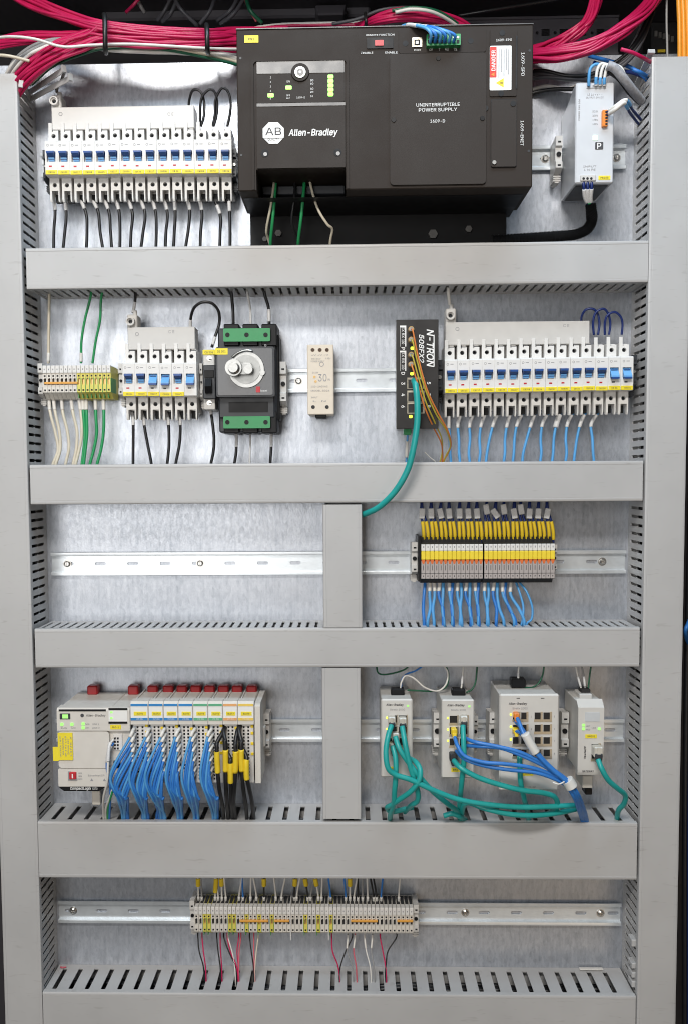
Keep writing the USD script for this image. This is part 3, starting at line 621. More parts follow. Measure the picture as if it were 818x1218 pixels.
    for s, px, py in (('DISABLE', 436, 62.5), ('ENABLE', 465, 62)): obj('print', text(s, px, py, D, 2.2, width=14), 'printed_white', t, False)
    obj('top_plate', rr(474, 33.5, 577.5, 61, D - .001, D + .0010, .003), 'ups_black', t)
    for px, py in ((482, 51), (559.5, 48), (577, 128)): obj('screw_hole', cyp(px, py, 3.2, D - .001, D + .0013, 16), 'hole', t)
    us = obj('data_socket', rr(490, 44, 501.5, 55.2, D, D + .0022, .0010), 'port_metal', t)
    obj('socket_opening', rr(492.2, 46.4, 499.3, 53.2, D + .0022, D + .0025, .0008), 'hole', us); obj('socket_tongue', rr(494, 48, 497.5, 51.6, D + .0025, D + .0032, .0003), 'printed_white', us)
    obj('print', text('PORT', 496, 59, D + .0010, 2.0, width=8), 'printed_white', t, False)
    gp = obj('terminal_plug', rr(507, 40.2, 547.5, 52.8, D, D + .010, .0010), 'green_plug', t)
    for k in range(8):
        px = 510 + 4.9 * k; obj('plug_screw', cyp(px, 43.6, 1.5, D + .0100, D + .0105, 10), 'steel', gp); obj('plug_opening', rb(px - 1.6, 47, px + 1.6, 51, D + .0100, D + .0103), 'hole', gp)
    for s, px in (('CB', 512), ('T', 522), ('RG', 531), ('TB', 541)): obj('print', text(s, px, 58.4, D + .0010, 2.4), 'printed_white', t, False)
    # right column
    obj('option_plate', rr(582.5, 34, 614, 113.5, D - .001, D + .0014, .0015), 'ups_black', t)
    for px, py in ((597, 38.5), (595.5, 110.5)): obj('notch', cyp(px, py, 3.3, D, D + .0018, 16), 'hole', t)
    obj('print', text('1609-EPO', 599, 47, D + .0014, 2.6, width=18), 'printed_white', t, False)
    obj('seam', rb(613.2, 42, 614.6, 105, D + .0013, D + .0018), 'hole', t)
    lab = obj('danger_label', rr(582.2, 54, 607.8, 106.5, D + .0014, D + .0019, .0016), 'printed_white', t)
    obj('danger_band', rr(582.3, 55.2, 590, 91.5, D + .0019, D + .0021, .0006), 'danger_red', lab)
    obj('danger_word', text('DANGER', 586.4, 71.5, D + .0021, 4.2, rot=90, width=23, bold=True), 'printed_white', lab, False)
    tri = lambda px, py, r, d: Manifold.cylinder(.0002, r * S(D), r * S(D), 3).rotate((0, 0, 180)).rotate((90, 0, 0)).translate((at(px, py, d)[0], -d, at(px, py, d)[2]))
    obj('warning_triangle', tri(586.2, 88, 2.6, D + .0021), 'orange', lab); obj('warning_triangle', tri(595.5, 98, 6, D + .0019), 'yellow', lab); obj('warning_bolt', rb(594.6, 97.5, 597.5, 98.6, D + .0021, D + .0023), 'printed_dark', lab)
    for k, px in enumerate((593, 596, 599, 602, 604.5)):
        obj('label_lines', rb(px - .35, 57 + k % 3, px + .35, 92 - (k * 7) % 12, D + .0019, D + .0020), 'printed_grey', lab)
    nc = obj('network_plate', rr(584, 118.3, 613.5, 197.5, D - .001, D + .0026, .0022), 'ups_panel', t)
    obj('plate_shadow_gap', rr(583.4, 117.8, 613.9, 198.4, D - .001, D + .0007, .0022), 'hole', nc)
    obj('screw', cyp(610, 122.5, 3.2, D + .0026, D + .0034, 16), 'hole', nc); obj('screw', cyp(587.5, 192.5, 3.0, D + .0026, D + .0042, 14, 2.3), 'steel', nc)
    obj('print', text('1609-SPD', 621.5, 76, D, 3.4, rot=-90, width=26), 'printed_white', t, False)
    obj('print', text('1609-ENET', 620.5, 158, D, 3.4, rot=-90, width=28), 'printed_white', t, False)
    yl = obj('label_strip', rr(290.5, 41.5, 307.5, 50, D, D + .0006, .0006), 'yellow_label', t); obj('label_text', text('PS1', 299, 45.9, D + .0006, 2.3, width=7), 'printed_dark', yl, False)
    for px, py in ((286, 68.5), (287, 184), (430, 62), (629.5, 59.5), (628.5, 179)): obj('rivet', cyp(px, py, 1.4, D, D + .0004, 10), 'dark_grey', t)
    return D
ups()

# ---------------------------------------------------------------- white power supply at upper right
def psu():
    D = .094
    a = at(685, 98.5, D); b = at(729.5, 216.5, D); X0, X1, ZB, ZT = (at(685.5, 98, D)[0] + at(683, 216, D)[0]) / 2, (at(731.5, 100, D)[0] + at(728, 216, D)[0]) / 2, b[2], a[2]
    t = thing('white_power_supply', 'slim white power supply with blue and white wires on the top rail', 'power supply', ((X0 + X1) / 2, -.008, ZB))
    obj('casing', prof([(.009, ZB), (D - .004, ZB), (D - .004, ZT), (.075, ZT), (.060, ZT - .006), (.030, ZT - .012), (.009, ZT - .012)], X0 + .0006, X1 - .0006), 'psu_side', t)
    fc = obj('front_panel', bx(X0, X1, D - .006, D, ZB - .0006, ZT + .0006, .0016), 'psu_white', t)
    obj('vent_plate', bx(X0 + .004, X1 - .004, .015, D - .012, ZB - .0012, ZB - .0002), 'dark_grey', t)
    tp = obj('terminal_row', rb(697, 98.5, 720, 104, D - .001, D + .0012, .0006), 'psu_white', t)
    for k in range(4): obj('terminal_opening', rb(697.8 + 5.2 * k + (1.5 if k else 0), 100.5, 700.6 + 5.2 * k + (1.5 if k else 0), 103, D + .001, D + .0014), 'printed_grey', tp)
    bt = obj('terminal_row', rb(690, 207.5, 708.5, 214.5, D - .001, D + .0022, .0008), 'breaker_grey', t)
    for k in range(3): obj('terminal_opening', cyp(693.8 + 4.6 * k, 211.8, 1.5, D + .002, D + .0026, 10), 'hole', bt)
    op = obj('signal_plug', rb(716.3, 130, 722.5, 149.5, D - .001, D + .0055, .0006), 'orange', t)
    for k in range(5): obj('plug_opening', rb(719.6, 131.5 + 3.6 * k, 722.2, 133.6 + 3.6 * k, D + .0054, D + .0058), 'hole', op)
    obj('indicator_light', rr(704.8, 160.2, 710.8, 166, D, D + .0008, .0012), 'led_white', fc)
    lg = rr(707.5, 168.5, 717, 177.3, D, D + .0004, .0012)
    obj('square_mark', lg, 'printed_dark', fc); obj('mark_letter', text('P', 712.2, 173, D + .0004, 6.4, bold=True), 'printed_white', fc, False)
    for (s, px, py, h, w) in (('13 14 + + - -', 707, 112, 2.2, 17), ('OUTPUT 24V DC', 707, 115.5, 1.8, 20), ('L N PE', 701, 201.5, 2.2, 13), ('INPUT', 701, 197.5, 1.8, 15)): obj('print', text(s, px, py, D, h, width=w), 'printed_grey', fc, False)
    for k, s in enumerate(('DC OK', '100%', '>75%', '>50%')): obj('print', text(s, 707.5, 132 + 5 * k, D, 1.9, width=6), 'printed_grey', fc, False)
    obj('print', text('POWER 24V 10A', 688.5, 130, D, 1.8, rot=90, width=24), 'printed_grey', fc, False)
    yl = obj('label_strip', rr(711.5, 208.6, 725.5, 213.2, D, D + .0006, .0006), 'yellow_label', t); obj('label_text', text('PS105', 718.5, 211, D + .0006, 2.0, width=9), 'printed_dark', yl, False)
psu()

# ---------------------------------------------------------------- disconnect switch with a steel rotor
def disconnect():
    D = .078
    c = at(292, 450, .04)
    t = thing('disconnect_switch', 'black disconnect switch with green terminal covers and a steel rotary shaft', 'disconnect switch', (c[0], -.008, at(292, 514, .04)[2]))
    obj('base', rb(259, 390, 330, 514, .008, .058, .002), 'dark_grey', t)
    for py0, py1 in ((385, 411), (489, 515)):
        for k in range(3): obj('terminal_shroud', rb(266 + 22.4 * k, py0, 284.5 + 22.4 * k, py1, .010, .064, .0012), 'black', t)
    for py0, py1 in ((390.5, 405.5), (495.2, 509)):
        g = obj('terminal_cover', rr(265.5, py0, 321.5, py1, .055, .069, .0016), 'green_cover', t)
        for k in range(3): obj('cover_hole', cyp(270.6 + 22.7 * k, (py0 + py1) / 2, 2.7, .0690, .0694, 14), 'hole', g)
    obj('lower_body', rb(260, 470, 327, 497, .03, .066, .002), 'dark_grey', t)
    obj('side_pole', rb(325, 398, 333, 500, .008, .052, .0015), 'black', t)
    f = obj('front_plate', rr(256.5, 412.5, 326.5, 471.5, .05, D, .003), 'dark_grey', t)
    obj('plate_face', rr(258.5, 414.5, 324.5, 469.5, D - .001, D + .0012, .0025), 'smoked', f)
    q = at(294, 439, D)
    obj('rotor_disc', cyp(293, 439.5, 21.5, D + .001, D + .0042, 36, 21), 'bright_steel', t)
    obj('rotor_plate', cyp(292.5, 439, 17, D + .0042, D + .0056, 28), 'steel', t)
    obj('hex_nut', Manifold.cylinder(.008, .0088, .0088, 6).rotate((90, 0, 0)).translate((at(295, 439, D)[0], -D - .0055, at(295, 439, D)[2])), 'bright_steel', t)
    obj('shaft', cyp(295, 439, 5.5, D + .01, D + .022, 18, 5.2), 'bright_steel', t)
    ar = at(278.5, 437, D + .016)
    obj('crank_arm', Manifold.hull(cyp(292, 439, 6, D + .0135, D + .0175, 16) + cyp(279.5, 437.5, 7, D + .0135, D + .0175, 18)), 'steel', t)
    obj('crank_knob', cyp(277.5, 437, 10.2, D + .0175, D + .0225, 26, 9.8) + cyp(277.2, 437, 7.2, D + .0225, D + .032, 22, 5.6), 'bright_steel', t)
    cl = [at(x_, y_, D + .007) for x_, y_ in ((276, 425), (283, 419.5), (292, 416.5), (300, 417))]
    obj('lever', tube(spline(cl), .0016, 8), 'bright_steel', t, True)
    obj('screw', cyp(312, 443, 3.2, D + .0042, D + .007, 14), 'bright_steel', t)
    obj('red_flag', rr(304.5, 459.5, 309.5, 466.5, D + .0012, D + .0024, .0006), 'red', t)
    obj('print', text('Reset', 313.5, 464.6, D + .0012, 2.2, width=9), 'printed_white', f, False)
    obj('print', text('O', 315.8, 410.5, .0665, 2.5), 'printed_white', t, False)
    obj('rating_window', rr(272, 478, 319, 490, .066, .0666, .001), 'black', t)
    yl = obj('label_strip', rr(256, 414, 271, 421.5, D + .0012, D + .0018, .0005), 'yellow_label', t); obj('label_text', text('DS 301', 263.5, 417.8, D + .0018, 2.3, width=10), 'printed_dark', yl, False)
disconnect()

# ---------------------------------------------------------------- small beige timer marked 30
def timer():
    D = .058
    t = thing('timer_module', 'narrow beige module marked 30 standing alone on the second rail', 'timer module', at(381, 494, .01))
    obj('body', rb(365.5, 410, 396.8, 492.5, .008, D - .002, .001), 'beige', t)
    f = obj('front', rb(365.2, 409.8, 397, 492.8, D - .004, D, .0010), 'beige', t)
    for px in (372, 380.5, 389): obj('terminal_screw', cyp(px, 416, 2.3, D - .001, D + .0003, 12), 'dark_bronze', f); 
    for px in (372.5, 389): obj('terminal_screw', cyp(px, 484, 2.3, D - .001, D + .0003, 12), 'dark', f)
    for px in (372, 380.5, 389): obj('screw_slot', rb(px - 1.5, 415.6, px + 1.5, 416.4, D + .0002, D + .0005), 'hole', f)
    obj('print', text('30', 383.5, 449, D, 8.5, width=10), 'printed_grey', f, False); obj('print', text('W', 391.3, 451.3, D, 2.6), 'printed_grey', f, False)
    r = at(382.5, 433, D); obj('dial_mark', cyy(r[0], r[2], .0034, D - .001, D + .0003, 18) - cyy(r[0], r[2], .0026, D - .01, D + .01, 16), 'printed_grey', f)
    for px, py in ((374, 448), (375.5, 453.5)): obj('indicator', cyp(px, py, 1.5, D, D + .0005, 10), 'bronze', f)
    for s, px, py, w in (('+V +V -V', 380.5, 422, 20), ('DC 24V', 376, 426.5, 11), ('POWER SUPPLY', 378, 429.5, 16), ('V ADJ', 390, 426, 6), ('DC ON', 375, 443, 7), ('100-240VAC', 380, 459.5, 20), ('MODEL 3024', 381, 464.5, 22), ('L  N', 380, 477, 15), ('INPUT', 374, 472.5, 8)): obj('print', text(s, px, py, D, 1.8, width=w), 'printed_grey', f, False)
    obj('latch', rb(375, 491, 388, 497, .02, .05, .001), 'dark', t)
timer()

# ---------------------------------------------------------------- black network switch with fibre ports
def black_switch():
    D = .094
    t = thing('network_switch', 'upright black network switch with white lettering and orange fibre leads', 'network switch', at(496, 510, .01))
    obj('casing', rb(474, 381, 518.5, 508, .009, D - .0015, .001), 'dull_steel', t)
    f = obj('front_panel', rb(470.8, 380, 521, 509.7, D - .0018, D, .0006), 'switch_black', t)
    obj('maker_name', text('N-TRON', 511.2, 414, D, 7.8, rot=-90, bold=True, italic=.22, width=44), 'printed_white', f, False)
    obj('rule', rb(515.2, 398, 516.3, 436, D, D + .0003), 'printed_white', f)
    obj('model_name', text('508FX2', 500.8, 414.5, D, 5.6, rot=-90, bold=True, italic=.22, width=33), 'printed_white', f, False)
    for y0, y1 in ((387, 412), (417, 441)):
        bxs = rb(475.2, y0, 482.6, y1, D - .001, D + .0003) - rb(476, y0 + .8, 481.8, y1 - .8, D - .01, D + .01)
        obj('print_frame', bxs, 'printed_white', f)
        for k, s in enumerate(('TX', 'RX', '100')): obj('print', text(s, 479, y0 + 4.5 + k * 7.4, D, 3.2, rot=-90, width=5.4), 'printed_white', f, False)
    for s, py in (('P', 414.5), ('D', 444), ('3', 456), ('4', 469.5), ('6', 483.5)): obj('print', text(s, 479, py, D, 4.0, rot=-90, bold=True), 'printed_white', f, False)
    for py in (391, 403.5, 421.5, 433):
        fp = obj('fibre_port', cyp(488.8, py, 3.7, D, D + .010, 16, 3.2), 'bronze', t); obj('fibre_nut', cyp(488.8, py, 2.4, D + .010, D + .016, 12), 'bright_steel', fp)
    for px, py in ((490, 414), (489.6, 444.2), (488, 495.3)): obj('indicator_light', rr(px - 2, py - 1.8, px + 2, py + 1.8, D, D + .0012, .0014), 'led_yellow', f)
    for k, y0 in enumerate((449, 464.5, 478.5)):
        fr = obj('data_port', rb(484, y0, 504.5, y0 + 13, D - .001, D + .001) - rb(485.5, y0 + 1.4, 503, y0 + 11.8, D - .01, D + .01), 'port_metal', t)
        obj('port_opening', rb(485.5, y0 + 1.4, 503, y0 + 11.8, D - .001, D + .0004), 'port_dark', fr)
    for k, s in enumerate(('5', '7', '8')): obj('print', text(s, 509.5, 455.5 + 13.8 * k, D, 4, rot=-90, bold=True), 'printed_white', f, False)
    obj('power_plug', rb(480, 509.5, 489, 517, .05, .07, .001), 'green_plug', t)
black_switch()

# ---------------------------------------------------------------- programmable controller and its modules
def controller():
    D = .106
    def z(py): return at(110, py, D)[2]
    def x(px): return at(px, 890, D)[0]
    t = thing('controller', 'beige programmable controller with yellow tag at the left of the fourth rail', 'controller', (x(110), -.01, z(945)))
    X0, X1 = x(68.5), x(155)
    obj('body', bx(X0 + .001, X1, .009, D - .006, z(940), z(843), .002), 'plc_beige', t)
    obj('upper_front', prof([(D - .02, z(869.5)), (D, z(869.5)), (D, z(845.5)), (D - .003, z(842.7)), (D - .02, z(842.7))], X0, X1), 'plc_beige', t)
    dr = obj('door', rr(68.8, 870.2, 130.5, 914, D - .012, D - .0006, .005), 'plc_beige', t)
    lo = obj('lower_front', rr(69, 914.6, 130, 936, D - .012, D - .0010, .002), 'plc_beige', t)
    sk = obj('name_skirt', Manifold.hull(rb(70.5, 935, 124.5, 937.5, D - .012, D - .0016) + rb(76, 937, 118, 941.3, D - .012, D - .0016)), 'black', t)
    obj('print', text('CompactLogix', 96, 938.4, D - .0016, 3.2, italic=.2, width=26, bold=True), 'printed_white', sk, False); obj('print', text('5370', 113, 938.4, D - .0016, 2.8, width=6), 'printed_white', sk, False)
    obj('trim_strip', rb(69.8, 844, 126, 846.4, D, D + .0004), 'black', t)
    lc = obj('display_window', rr(71, 849, 83.6, 855.8, D, D + .0006, .0008), 'dark_grey', t); obj('display_glow', rb(74, 850, 81, 854.8, D + .0006, D + .0009), 'led_pale', lc)
    obj('round_mark', cyp(97.7, 851.3, 2.2, D, D + .0004, 14), 'printed_dark', t); obj('print', text('Allen-Bradley', 114, 851.5, D, 2.8, italic=.15, width=24), 'printed_dark', t, False)
    for px, py in ((73.5, 862), (85.5, 862), (98.8, 861.3), (98.8, 866)): obj('indicator_light', rr(px - 2.0, py - 1.8, px + 2.0, py + 1.8, D, D + .0008, .0012), 'led_pale', t)
    for s, px, py, w in (('RUN', 76, 866.2, 7), ('I/O', 87.5, 866.2, 5), ('NS', 104, 861.5, 5), ('OK', 104, 866, 5), ('LINK 1', 114, 861.5, 8), ('LINK 2', 114, 866, 9)): obj('print', text(s, px, py, D, 1.9, width=w), 'printed_grey', t, False)
    mode = obj('mode_switch', rb(82, 919, 90.5, 927.5, D - .002, D + .0016, .0006), 'red', t); obj('switch_slot', rb(85.4, 921, 87, 926, D + .0016, D + .0020), 'printed_white', mode)
    obj('print_frame', rr(80.8, 918, 91.8, 928.8, D - .003, D + .0002, .0006) - rr(81.3, 918.5, 91.3, 928.3, D - .01, D + .01, .0006), 'printed_grey', t)
    for s, px, py, w in (('RUN', 95.5, 920, 4), ('REM', 95.5, 923.5, 4), ('PROG', 95.5, 927, 5), ('EtherNet/IP', 114.5, 922.8, 20)): obj('print', text(s, px, py, D - .001, 2.0, width=w), 'printed_grey', t, False)
    for px in (108, 123.2): obj('port_symbol', Manifold.cylinder(.0003, 2.2 * S(D), 2.2 * S(D), 3).rotate((0, 0, 90)).rotate((90, 0, 0)).translate((x(px), -D + .001, z(928.5))), 'printed_grey', t)
    # built-in status column
    st = obj('status_card', rb(129, 843.3, 151.5, 861, D, D + .0008), 'printed_white', t)
    obj('card_band', rb(129, 842.5, 151.5, 845, D + .0008, D + .0011), 'black', st); obj('card_band', rb(129, 858.6, 151.5, 861.2, D + .0008, D + .0011), 'black', st)
    for py in (847.5, 854.5): obj('indicator_light', rb(131, py - 1.2, 134, py + 1.2, D + .0008, D + .0012), 'led_pale', st)
    yl = obj('label_strip', rr(131, 862.5, 144, 867.8, D, D + .0005, .0005), 'yellow_label', t); obj('label_text', text('PLC-1', 137.5, 865.2, D + .0005, 2.0, width=8), 'printed_dark', yl, False)
    wp = obj('wiring_plug', rb(134.5, 873, 146, 893.5, D - .02, D - .004, .001), 'breaker_white', t)
    for k in range(4):
        for px in (135.6, 139): obj('plug_opening', rb(px, 877.4 + 4 * k, px + 2.4, 879.8 + 4 * k, D - .0041, D - .0037), 'hole', wp)
    obj('plug_latch', rb(134, 904, 144.5, 915, D - .02, D - .006, .001), 'plc_beige', t); obj('port_recess', rb(134, 893.6, 144.5, 903.8, D - .03, D - .018), 'dark', t)
    obj('port_foot', rb(109, 941, 119.5, 958, D - .05, D - .03, .001), 'cream', t)
    for px in (109.5, 158): obj('rail_latch', rb(px - 6.3, 816, px + 6.3, 827.5, .012, .026, .002), 'red_latch', t)
    obj('top_rib', bx(x(131), x(132.2), .012, D - .008, z(843), z(843) + .0008), 'plc_beige', t)
    tg = thing('yellow_tag', 'yellow handwritten tag stuck on the left edge of the beige controller', 'tag', at(77, 890, D))
    pl = obj('sheet', rr(68.5, 872, 86.8, 904.5, D + .0002, D + .0012, .0006) + rr(62.8, 888.8, 70, 905.5, D + .0002, D + .0010, .0006), 'yellow_label', tg)
    for k in range(5): obj('handwriting', text(('CPU RACK 1 SLOT', 'SEE DRAWING', 'IP 192 168', 'SPARE KEY', 'LINE 3')[k], 72 + 3.1 * k, 888, D + .0012, 1.7, rot=90, width=26 - (k * 5) % 9), 'printed_grey', pl, False)
controller()
def modules():
    D = .104
    bands = ['module_blue'] * 4 + ['module_green'] * 2 + ['module_orange', 'module_yellow']
    M('module_blue', (.03, .23, .55), .45); M('module_green', (.12, .42, .24), .45); M('module_orange', (.78, .40, .16), .45); M('module_yellow', (.82, .58, .12), .45)
    xs = [155.5, 177, 194.8, 212.4, 230, 247.8, 265.4, 283, 302.5]; cols = ['first blue banded', 'second blue banded', 'third blue banded', 'fourth blue banded', 'left green banded', 'right green banded', 'orange banded', 'yellow banded']
    for k in range(8):
        p0, p1 = xs[k], xs[k + 1]
        def z(py): return at(230, py, D)[2]
        X0, X1 = at(p0, 880, D)[0] + .0003, at(p1, 880, D)[0] - .0003
        t = thing('io_module', f'beige {cols[k]} input output module with a terminal column, right of the controller', 'module', ((X0 + X1) / 2, -.01, z(934)))
        obj('body', bx(X0 + .0012, X1 - .0012, .009, D - .014, z(934), z(839), .0015), 'plc_beige', t)
        fr = obj('front', prof([(D - .02, z(862)), (D, z(862)), (D, z(838.5)), (D - .004, z(835)), (D - .02, z(835))], X0, X1), 'plc_beige', t)
        cd = obj('status_card', bx(X0 + .0008, X1 - .0008, D, D + .0005, z(856.5), z(837.2)), 'printed_white', t)
        obj('band', bx(X0 + .0006, X1 - .0006, D + .0005, D + .0009, z(840), z(837.4)), bands[k], cd); obj('band', bx(X0 + .0006, X1 - .0006, D + .0005, D + .0009, z(857), z(854)), bands[k], cd)
        obj('band_print', text('1769-IQ16', (p0 + p1) / 2, 855.5, D + .0009, 1.5, width=8), 'printed_white', cd, False)
        yl = obj('label_strip', rr(p0 + 3.6, 846.8, p1 - 3, 851.4, D + .0005, D + .0010, .0004), 'yellow_label', t); obj('label_text', text(f'SLOT{k + 1}', (p0 + p1) / 2 + .3, 849.1, D + .001, 1.9, width=7.5), 'printed_dark', yl, False)
        tb = obj('terminal_column', bx(X0 + .0012, X1 - .0012, D - .02, D - .006, z(933.5), z(863), .001), 'breaker_white', t)
        holes = []
        w = X1 - X0
        for r in range(16):
            for c in (.34, .62):
                hx, hz = X0 + w * c, z(866.5 + r * 4.1); holes.append(bx(hx - .0013, hx + .0013, D - .0065, D - .0056, hz - .0014, hz + .0014))
        tag(obj('terminal_opening', holes, 'hole', tb), kind='stuff')
        for r in (0, 2, 5, 8): 
            hx, hz = X0 + w * .86, z(864.5 + r * 4.1 + (k * 3) % 5); obj('coding_tab', bx(hx - .0022, hx + .0018, D - .0062, D - .0048, hz - .0020, hz + .0020, .0004), 'yellow', tb)
        cpx = (p0 + p1) / 2; lx = at(388 - (388 - cpx) / 1.072, 819.5, .026)[0]
        obj('rail_latch', bx(lx - .0078, lx + .0078, .012, .026, at(cpx, 827.5, .026)[2], at(cpx, 816, .026)[2], .002), 'red_latch', t)
        obj('top_rib', bx(X0 + .0004, X0 + .0022, .012, D - .016, z(839) - .0002, z(839) + .0016), 'breaker_white', t)
    X0, X1 = at(302.6, 880, D)[0], at(309.5, 880, D)[0]
    t = thing('module_end_cover', 'beige end cover closing the right side of the row of modules', 'end cover', ((X0 + X1) / 2, -.01, at(306, 930, D)[2]))
    zt, zb = at(306, 838, D)[2], at(306, 933, D)[2]
    obj('cover', prof([(.009, zt - .004), (.02, zt), (D - .01, zt), (D - .004, zt - .004), (D - .004, zb), (D - .06, zb), (.03, zb + .02), (.009, zb + .02)], X0 + .0003, X1), 'plc_beige', t)
    obj('catch', bx(X1 - .0005, X1 + .003, .02, .06, zt - .075, zt - .045, .001), 'plc_beige', t)
modules()

# ---------------------------------------------------------------- light grey network switches and the gateway
def rj_port(t, px0, py0, px1, py1, D):
    fr = obj('data_port', rb(px0, py0, px1, py1, D - .004, D + .0006) - rb(px0 + .7, py0 + .7, px1 - .7, py1 - .7, D - .01, D + .01), 'port_metal', t)
    obj('port_opening', rb(px0 + .7, py0 + .7, px1 - .7, py1 - .7, D - .003, D + .0001), 'port_dark', fr)
    return fr
def small_switch(px0, px1, py0, py1, label, plugs):
    D = .100
    t = thing('small_switch', label, 'network switch', at((px0 + px1) / 2, py1, .01))
    o = (px0 + px1) / 2
    obj('casing', rb(px0 + .6, py0 + 1.5, px1 - .6, py1 - .5, .009, D - .004, .0012), 'switch_grey', t)
    f = obj('front_panel', rb(px0, py0, px1, py1, D - .006, D, .0018), 'switch_grey', t)
    obj('power_plug', rb(o - 7, py0 - 12, o + 9, py0 - 4, .05, .066, .0014), 'black', t)
    obj('print', text('Allen-Bradley', o - 2.5, py0 + 6.8, D, 2.5, italic=.15, width=21, bold=True), 'printed_dark', f, False)
    obj('print', text('Stratix 2000', o + .5, py0 + 12.2, D, 2.1, width=18), 'printed_grey', f, False)
    obj('indicator_light', rb(px1 - 7, py0 + 7, px1 - 4.5, py0 + 9, D, D + .0006), 'led_pale', f)
    for r in range(3):
        for c in range(2): rj_port(t, o - 10.5 + 12 * c, py0 + 18.5 + 13.5 * r, o + .7 + 12 * c, py0 + 30.5 + 13.5 * r, D)
    for r in range(3): obj('indicator_light', rb(o - 12.8, py0 + 21 + 13.5 * r, o - 11, py0 + 23 + 13.5 * r, D, D + .0006), 'led_yellow', f)
    yl = obj('label_strip', rr(o - 8, py1 - 12.5, o + 2, py1 - 7.5, D, D + .0006, .0005), 'yellow_label', t); obj('label_text', text('ES1', o - 3, py1 - 10, D + .0006, 1.9, width=6), 'printed_dark', yl, False)
    return D
small_switch(453, 490.5, 832, 925, 'leftmost light grey network switch with four teal cables plugged in', 4)
small_switch(525, 563.5, 832.5, 926, 'middle light grey network switch with teal and blue cables', 3)
def big_switch():
    D = .104
    t = thing('eight_port_switch', 'wide light grey network switch with eight sockets and a blue cable bundle across', 'network switch', at(628, 940, .01))
    def q(p): return at(*p, D)
    obj('casing', rb(594.8, 827, 663, 939.5, .009, D - .004, .0015), 'switch_grey', t)
    f = obj('front_panel', rb(593.8, 826, 664, 941, D - .006, D, .0022), 'switch_grey', t)
    obj('power_plug', rb(608, 808, 625, 818.5, .045, .062, .0014), 'black', t)
    obj('print', text('Allen-Bradley', 615.5, 837.5, D, 2.6, italic=.15, width=22, bold=True), 'printed_dark', f, False); obj('print', text('Stratix 2000', 618, 842.7, D, 2.2, width=18), 'printed_grey', f, False)
    for px in (616, 645): obj('slit', rb(px - 2, 830.4, px + 2, 831.2, D, D + .0003), 'printed_dark', f)
    for r in range(4):
        for c, (a, b) in enumerate(((609, 618.5), (618.7, 628), (634.8, 645), (645.2, 656))):
            rj_port(t, a, 847 + 14.7 * r, b, 858.8 + 14.7 * r, D)
        obj('indicator_light', rb(606.2, 849 + 14.7 * r, 608.2, 851.5 + 14.7 * r, D, D + .0006), 'led_yellow', f)
    for k in range(8): obj('print', text(str(k + 1), 631.5 if k < 4 else 659, 852.5 + 14.7 * (k % 4), D, 1.9), 'printed_grey', f, False)
    yl = obj('label_strip', rr(621, 917.5, 634, 923, D, D + .0006, .0005), 'yellow_label', t); obj('label_text', text('ES3', 627.5, 920.3, D + .0006, 2.0, width=6), 'printed_dark', yl, False)
    obj('print', text('1783-US8T', 632, 936.6, D, 1.8, width=10), 'printed_grey', f, False)
big_switch()
def gateway():
    D = .098
    t = thing('gateway_module', 'slim light grey gateway with a small display and one teal cable at right', 'gateway', at(704, 924, .01))
    obj('casing', rb(688, 836, 717, 918, .009, D - .006, .0012), 'switch_grey', t)
    f = obj('front_panel', prof([(D - .012, at(704, 923, D)[2]), (D - .003, at(704, 923, D)[2]), (D, at(704, 918, D)[2]), (D, at(704, 842, D)[2]), (D - .012, at(704, 834, D)[2])], at(687, 880, D)[0], at(717.8, 880, D)[0]), 'switch_grey', t)
    obj('top_block', rb(689, 826, 704, 834, .04, .07, .001), 'breaker_grey', t); obj('power_plug', rb(691, 820, 702, 827, .045, .062, .001), 'dark', t)
    obj('display_window', rr(695.5, 847.5, 713, 858.5, D - .0005, D + .0006, .0012), 'lcd', f)
    for px, py in ((693.8, 863), (693.8, 867.3), (712.5, 867.3)): obj('indicator_light', rr(px - 1.7, py - 1.6, px + 1.7, py + 1.6, D, D + .0008, .001), 'led_pale', f)
    for s, px, py in (('NET', 699, 864), ('MOD', 699, 868), ('LINK', 706, 866)): obj('print', text(s, px, py, D, 1.7, width=5), 'printed_grey', f, False)
    yl = obj('label_strip', rr(695.8, 873.8, 709.5, 878.3, D, D + .0006, .0005), 'yellow_label', t); obj('label_text', text('GW101', 702.6, 876, D + .0006, 1.9, width=9), 'printed_dark', yl, False)
    obj('print', text('EtherNet/IP', 695.4, 895, D, 2.2, rot=90, width=15, bold=True), 'printed_dark', f, False)
    rj_port(t, 702.5, 884.5, 714, 906, D)
    obj('print', text('GATEWAY', 699, 917.6, D, 2.2, width=14, bold=True), 'printed_dark', f, False)
    obj('bottom_foot', rb(692.5, 923, 704.5, 938, .03, .07, .001), 'cream', t); obj('bottom_plug', rb(696, 938, 704, 946, .04, .06, .001), 'black', t)
gateway()

